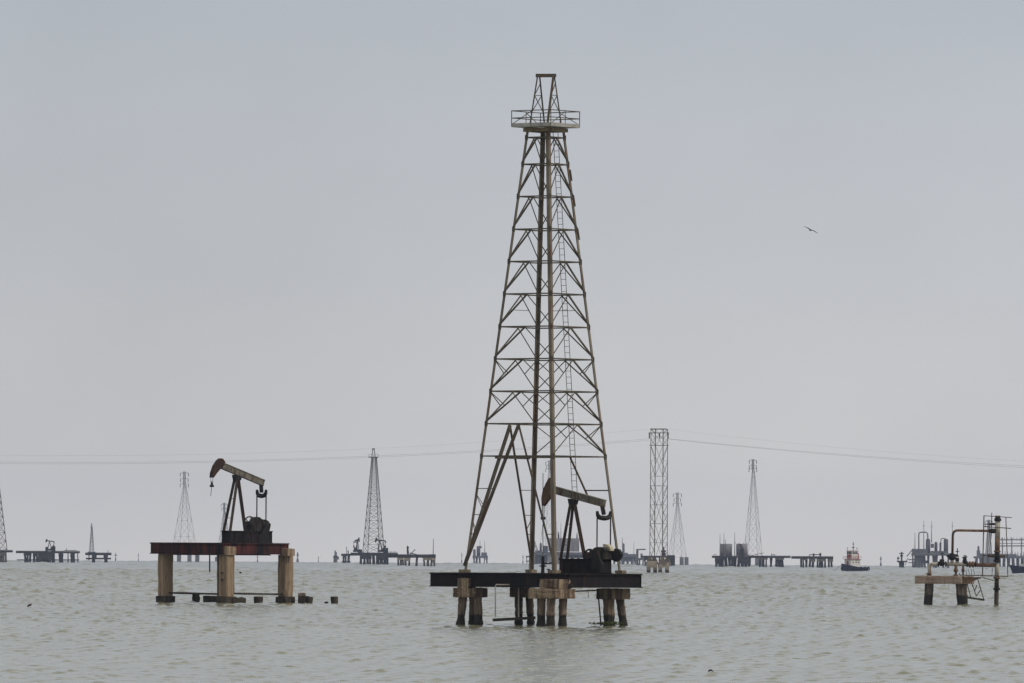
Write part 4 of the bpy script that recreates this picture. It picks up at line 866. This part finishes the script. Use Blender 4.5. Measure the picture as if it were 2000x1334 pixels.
# small wellhead tripod and pipe plant on the right
r = far_deck('small dark wellhead stand with stacked cross arms left of the pipe plant', 4700, 1752, 1772, 1096, 1098, piles=((1758, 4), (1761, 5), (1764, 4)), depth=4, pm_=m_fdark, rails=((1761, 1097, 1761, 1078, .9), (1756, 1081, 1765.5, 1081, .45), (1758, 1085.5, 1764, 1085.5, .8), (1752, 1091, 1757, 1090, .7), (1754, 1096, 1754, 1087, .5), (1768, 1104, 1773, 1090, .3)), name='wellhead_stand')
DQ = 4800
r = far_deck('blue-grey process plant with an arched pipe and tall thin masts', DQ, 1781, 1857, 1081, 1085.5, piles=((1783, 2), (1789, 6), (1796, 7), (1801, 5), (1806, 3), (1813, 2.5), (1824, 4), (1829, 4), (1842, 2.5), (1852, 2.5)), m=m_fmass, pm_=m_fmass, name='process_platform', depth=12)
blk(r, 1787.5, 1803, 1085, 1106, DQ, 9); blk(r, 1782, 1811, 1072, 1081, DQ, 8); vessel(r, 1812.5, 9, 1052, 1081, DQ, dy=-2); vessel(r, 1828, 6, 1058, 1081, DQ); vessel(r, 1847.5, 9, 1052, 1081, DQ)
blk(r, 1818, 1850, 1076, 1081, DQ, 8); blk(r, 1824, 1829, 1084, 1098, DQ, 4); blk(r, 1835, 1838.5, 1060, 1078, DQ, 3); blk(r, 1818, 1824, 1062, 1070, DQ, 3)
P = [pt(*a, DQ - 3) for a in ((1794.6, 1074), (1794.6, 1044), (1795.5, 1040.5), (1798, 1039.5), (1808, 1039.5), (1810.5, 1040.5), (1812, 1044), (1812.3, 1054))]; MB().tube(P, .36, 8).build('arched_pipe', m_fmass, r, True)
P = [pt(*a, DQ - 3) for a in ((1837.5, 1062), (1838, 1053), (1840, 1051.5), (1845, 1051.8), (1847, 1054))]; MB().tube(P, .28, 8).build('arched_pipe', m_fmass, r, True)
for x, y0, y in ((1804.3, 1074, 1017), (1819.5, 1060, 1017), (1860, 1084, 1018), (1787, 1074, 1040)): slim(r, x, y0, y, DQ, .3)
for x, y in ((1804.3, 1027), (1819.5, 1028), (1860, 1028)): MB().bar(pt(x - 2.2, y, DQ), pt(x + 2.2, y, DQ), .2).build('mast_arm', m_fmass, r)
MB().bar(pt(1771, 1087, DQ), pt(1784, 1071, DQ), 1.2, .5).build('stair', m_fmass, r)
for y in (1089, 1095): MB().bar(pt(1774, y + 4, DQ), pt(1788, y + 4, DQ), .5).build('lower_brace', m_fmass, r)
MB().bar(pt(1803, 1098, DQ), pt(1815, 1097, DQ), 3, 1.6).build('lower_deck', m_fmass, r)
# substation and pylon behind the riser
pylon('faint pylon glimpsed behind the riser cage', 1931, 6200, 1016, 1090, 5, 14, 1030, ((1018, 7), (1024, 6)), 8, wd=.3)
DS = 6600
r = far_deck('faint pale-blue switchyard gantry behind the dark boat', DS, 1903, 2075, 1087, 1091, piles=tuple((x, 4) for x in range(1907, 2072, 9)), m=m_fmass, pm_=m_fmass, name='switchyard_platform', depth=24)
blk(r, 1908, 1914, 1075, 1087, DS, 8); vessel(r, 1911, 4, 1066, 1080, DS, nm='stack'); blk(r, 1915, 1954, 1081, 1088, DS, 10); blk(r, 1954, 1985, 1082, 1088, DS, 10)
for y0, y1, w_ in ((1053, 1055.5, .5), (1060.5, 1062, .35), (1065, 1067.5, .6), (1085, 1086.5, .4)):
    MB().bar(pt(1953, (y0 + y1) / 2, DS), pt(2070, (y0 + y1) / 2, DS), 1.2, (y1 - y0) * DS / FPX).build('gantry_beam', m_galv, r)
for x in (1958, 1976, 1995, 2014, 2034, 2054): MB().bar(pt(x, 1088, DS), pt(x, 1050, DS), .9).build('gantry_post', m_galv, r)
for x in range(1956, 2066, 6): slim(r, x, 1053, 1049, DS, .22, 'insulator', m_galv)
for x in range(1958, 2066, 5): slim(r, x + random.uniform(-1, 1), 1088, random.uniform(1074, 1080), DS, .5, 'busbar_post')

# ------------------------------------------------------------------ tug, 3.1 km out
DT = 3100.0; ct_ = pt(1667, 1115.5, DT); zt0 = wz(DT); YT = math.radians(222)
tug = thing('tugboat', 'white and red tugboat with a navy hull hung with tyres', 'tugboat', (ct_.x, DT, zt0))
gt = frame((ct_.x, DT, zt0), YT)
secs = [(-5.8, 1.9, 1.5), (-5.2, 2.2, 1.45), (-2.5, 2.45, 1.4), (0, 2.5, 1.55), (2.5, 2.3, 1.9), (4.3, 1.6, 2.3), (5.5, .7, 2.6), (6.0, .12, 2.75)]
b = MB(); vs = []
for s, hb_, dz in secs: vs += [gt(s * .97, -hb_ * .7, -.8), gt(s, -hb_, dz * .55), gt(s, -hb_ * 1.04, dz), gt(s, hb_ * 1.04, dz), gt(s, hb_, dz * .55), gt(s * .97, hb_ * .7, -.8)]
fs = []
for i in range(len(secs) - 1):
    for k_ in range(6): fs.append((i * 6 + k_, (i + 1) * 6 + k_, (i + 1) * 6 + (k_ + 1) % 6, i * 6 + (k_ + 1) % 6))
fs += [(0, 1, 2, 3, 4, 5), tuple(reversed(range(42, 48)))]; b.add(vs, fs); hull = b.build('hull', m_navy, tug)
for s, t in ((3.2, 1), (1.2, 1), (-1, 1), (-3.2, 1), (-5, 1), (4.6, .75)):
    hb_ = 2.55 * t; c = gt(s, hb_ + .1, 1.0); rr = [c + (gt(math.cos(a) * .5, 0, math.sin(a) * .5) - gt(0, 0, 0)) for a in [2 * math.pi * i / 12 for i in range(13)]]; MB().tube(rr, .2, 6).build('tyre_fender', m_tyre, hull)
for s, t in ((3.2, -1), (1.2, -1), (-1, -1), (-3.2, -1), (-5, -1)):
    c = gt(s, -2.6, 1.0); rr = [c + (gt(math.cos(a) * .5, 0, math.sin(a) * .5) - gt(0, 0, 0)) for a in [2 * math.pi * i / 12 for i in range(13)]]; MB().tube(rr, .2, 6).build('tyre_fender', m_tyre, hull)
MB().bar(gt(-1.9, 0, 2.8), gt(3.0, 0, 2.8), 3.2, 2.9).build('deckhouse', m_white, tug)
MB().bar(gt(-2.3, 0, 4.32), gt(3.5, 0, 4.32), 4.0, .14).build('upper_deck', m_red, tug)
wh_ = MB().bar(gt(-.9, 0, 5.85), gt(2.2, 0, 5.85), 2.6, 2.9).build('wheelhouse', m_white, tug)
for t in (-.9, 0, .9): MB().bar(gt(2.215, t - .36, 6.6), gt(2.215, t + .36, 6.6), .05, .75).build('window', m_glass, wh_)
for s in (-.3, .6, 1.5):
    for t in (-1, 1): MB().bar(gt(s - .34, t * 1.315, 6.6), gt(s + .34, t * 1.315, 6.6), .05, .75).build('window', m_glass, wh_)
MB().bar(gt(2.23, -1.1, 5.3), gt(2.23, 1.1, 5.3), .06, 1.3).build('red_panel', m_red, wh_)
MB().bar(gt(-1.2, 0, 7.37), gt(2.5, 0, 7.37), 2.95, .14).build('roof', m_red, tug)
MB().tube([gt(.2, 0, 7.4), gt(.2, 0, 9.2), gt(.2, 0, 11)], [.14, .1, .05], 7).build('mast', m_fdark, tug)
MB().bar(gt(.2, -.5, 8.6), gt(.2, .5, 8.6), .25, .4).build('radar', m_fdark, tug); MB().tube([gt(.2, 0, 9.6), gt(.2, 0, 10.1)], .22, 7).build('mast_lamp', m_fdark, tug)
for s, t in ((2.0, -1.1), (-.6, 1.1)): MB().tube([gt(s, t, 7.4), gt(s, t, 8.1), gt(s, t, 8.15), gt(s, t, 8.5)], [.05, .05, .2, .2], 6).build('searchlight', m_fdark, tug)
MB().tube([gt(-1.6, .6, 4.3), gt(-1.7, .6, 6.6)], .3, 8).build('funnel', m_red, tug)
for (a, c_) in (((3.4, -1.9), (3.4, 1.9)), ((3.4, 1.9), (-2.2, 1.9)), ((3.4, -1.9), (-2.2, -1.9)), ((-2.2, -1.9), (-2.2, 1.9))):
    for zz in (4.85, 5.4): MB().bar(gt(*a, zz), gt(*c_, zz), .10).build('railing', m_red, tug)
    for f in (0, .25, .5, .75): MB().bar(gt(a[0] + (c_[0] - a[0]) * f, a[1] + (c_[1] - a[1]) * f, 4.35), gt(a[0] + (c_[0] - a[0]) * f, a[1] + (c_[1] - a[1]) * f, 5.4), .07).build('railing', m_white, tug)
MB().bar(gt(3.02, -.5, 2.7), gt(3.02, .5, 2.7), .05, 1.8).build('door', m_red, tug)
for s in (-1, 0.3, 1.8):
    for t in (-1, 1): MB().tube([gt(s, t * 1.6, 3.2), gt(s, t * 1.63, 3.2)], .28, 10).build('porthole', m_glass, tug)
MB().tube([gt(5.9, 0, 2.5), pt(1632, 1112.8, DT - 6), pt(1626, 1114.5, DT - 6)], .06, 5).build('tow_line', m_fdark, tug)
# dark boat at the right edge, 2.8 km out
DB = 2800.0; zb0 = wz(DB); P0 = pt(1971, 1103, DB)
bo = thing('motor_boat', 'dark navy workboat with a raked bow entering at the right edge', 'boat', (P0.x + 6.5, DB, zb0))
gb3 = frame((P0.x + 6.5, DB, zb0), math.radians(172))
secs = [(-6.5, 1.7, 2.1, -6.3), (-3, 1.9, 2.1, -3), (0, 1.95, 2.2, 0), (3, 1.6, 2.4, 2.7), (5, .9, 2.65, 4.2), (6.5, .1, 2.85, 5.1)]
b = MB(); vs = []
for s, hb_, dz, sk in secs: vs += [gb3(sk, -hb_ * .6, -.7), gb3(s, -hb_, dz), gb3(s, hb_, dz), gb3(sk, hb_ * .6, -.7)]
fs = []
for i in range(len(secs) - 1):
    for k_ in range(4): fs.append((i * 4 + k_, (i + 1) * 4 + k_, (i + 1) * 4 + (k_ + 1) % 4, i * 4 + (k_ + 1) % 4))
fs += [(0, 1, 2, 3), (23, 22, 21, 20)]; b.add(vs, fs); b.build('hull', m_navy, bo)
cb = MB().bar(gb3(-4.5, 0, 3.3), gb3(.6, 0, 3.3), 2.6, 2.3).build('cabin', m_white, bo); MB().bar(gb3(-4.8, 0, 4.5), gb3(1.0, 0, 4.5), 3.0, .14).build('roof', m_fgrey, bo)
for t in (-.7, .1): MB().bar(gb3(.62, t, 3.7), gb3(.62, t + .6, 3.7), .05, .7).build('window', m_glass, cb)
for s in (-3.6, -2.2, -.8):
    for t in (-1, 1): MB().bar(gb3(s, t * 1.31, 3.7), gb3(s + .8, t * 1.31, 3.7), .05, .65).build('window', m_glass, cb)
MB().bar(gb3(1.2, 0, 2.7), gb3(3.0, 0, 2.7), 1.7, .9).build('fore_locker', m_white, bo)
for s in (3.4, 4.6, 5.6): MB().bar(gb3(s, 0, 2.5), gb3(s, 0, 3.4), .07).build('bow_rail', m_fgrey, bo)
for s, h_ in ((2.2, 4.4), (1.4, 5.2), (2.7, 3.8), (-1.5, 7.2), (.2, 6.0)): MB().tube([gb3(s, .3, 2.4), gb3(s - .15, .3, h_)], .09, 6).build('mast', m_fdark, bo)

# ------------------------------------------------------------------ birds and drift
def bird(lab, px, py, d, span_pts, body_r, m, loc_label='bird', grp=None):
    P = [pt(px + a, py + c_, d + e) for a, c_, e in span_pts]; b = MB(); mid_ = len(P) // 2
    # one surface: body lofted in depth, wings lofted as flattened chord sections
    bd = V((.25, -1, .05)).normalized(); c = P[mid_]
    b.tube([c - bd * .3, c - bd * .22, c - bd * .05, c + bd * .1, c + bd * .2, c + bd * .27, c + bd * .31], [.02, body_r * .55, body_r, body_r * .9, body_r * .5, body_r * .55, .02], 8)
    n_ = len(P); vs, fs = [], []
    for i, p in enumerate(P):
        f = abs(i - mid_) / mid_; ch = (.17 * (1 - f) ** .6 + .02); th = .025 * (1 - f) + .006
        for s_, u in ((-ch, 0), (0, th), (ch, 0), (0, -th)): vs.append(p + bd * (s_ - f * f * .12) + V((0, 0, u)))
    for i in range(n_ - 1):
        for k_ in range(4): fs.append((i * 4 + k_, (i + 1) * 4 + k_, (i + 1) * 4 + (k_ + 1) % 4, i * 4 + (k_ + 1) % 4))
    b.add(vs, fs); b.add([], [])
    o = lone(b, 'bird', m, lab, 'bird', c - V((0, 0, .1)), grp); return o
bird('dark gull gliding with bent wings in the open sky', 1583, 449.5, 700, [(-12.5, -8.5, 0), (-11, -6.5, .05), (-7, -5.5, .05), (-3, -3, 0), (0, 0, 0), (4, .3, 0), (8, 2, .05), (12, 4.5, .05), (15, 6.5, 0)], .065, m_bird)
bird('black bird flying low past the tall pillars', 469.5, 1118.5, 800, [(-6, -1.2, 0), (-4, -1.6, .1), (-2, -1, .1), (-1, -.6, 0), (0, 0, 0), (1.5, .3, 0), (3, .6, .1), (5, .4, .1), (7, -.2, 0)], .10, m_birdl)
c = pt(57.5, 1184, 760); c.z = wz(760) + .08
b = MB().tube([c + V((-.22, 0, -.06)), c + V((-.1, 0, .03)), c + V((.08, .02, .12)), c + V((.2, 0, .14))], [.03, .09, .10, .05], 8, .1); lone(b, 'driftwood', m_float, 'small reddish-brown driftwood lump floating alone on open water', 'driftwood', c - V((0, 0, .1)))
c = pt(1387.5, 1314, 365); c.z = wz(365) + .05
b = MB().tube([c + V((-.09, 0, -.02)), c + V((-.03, 0, .04)), c + V((.04, .02, .05)), c + V((.12, 0, -.01))], [.02, .045, .04, .015], 7, .12); lone(b, 'driftwood', m_birdl, 'tiny blackish drift scrap on the smooth water below the big derrick', 'driftwood', c - V((0, 0, .06)))
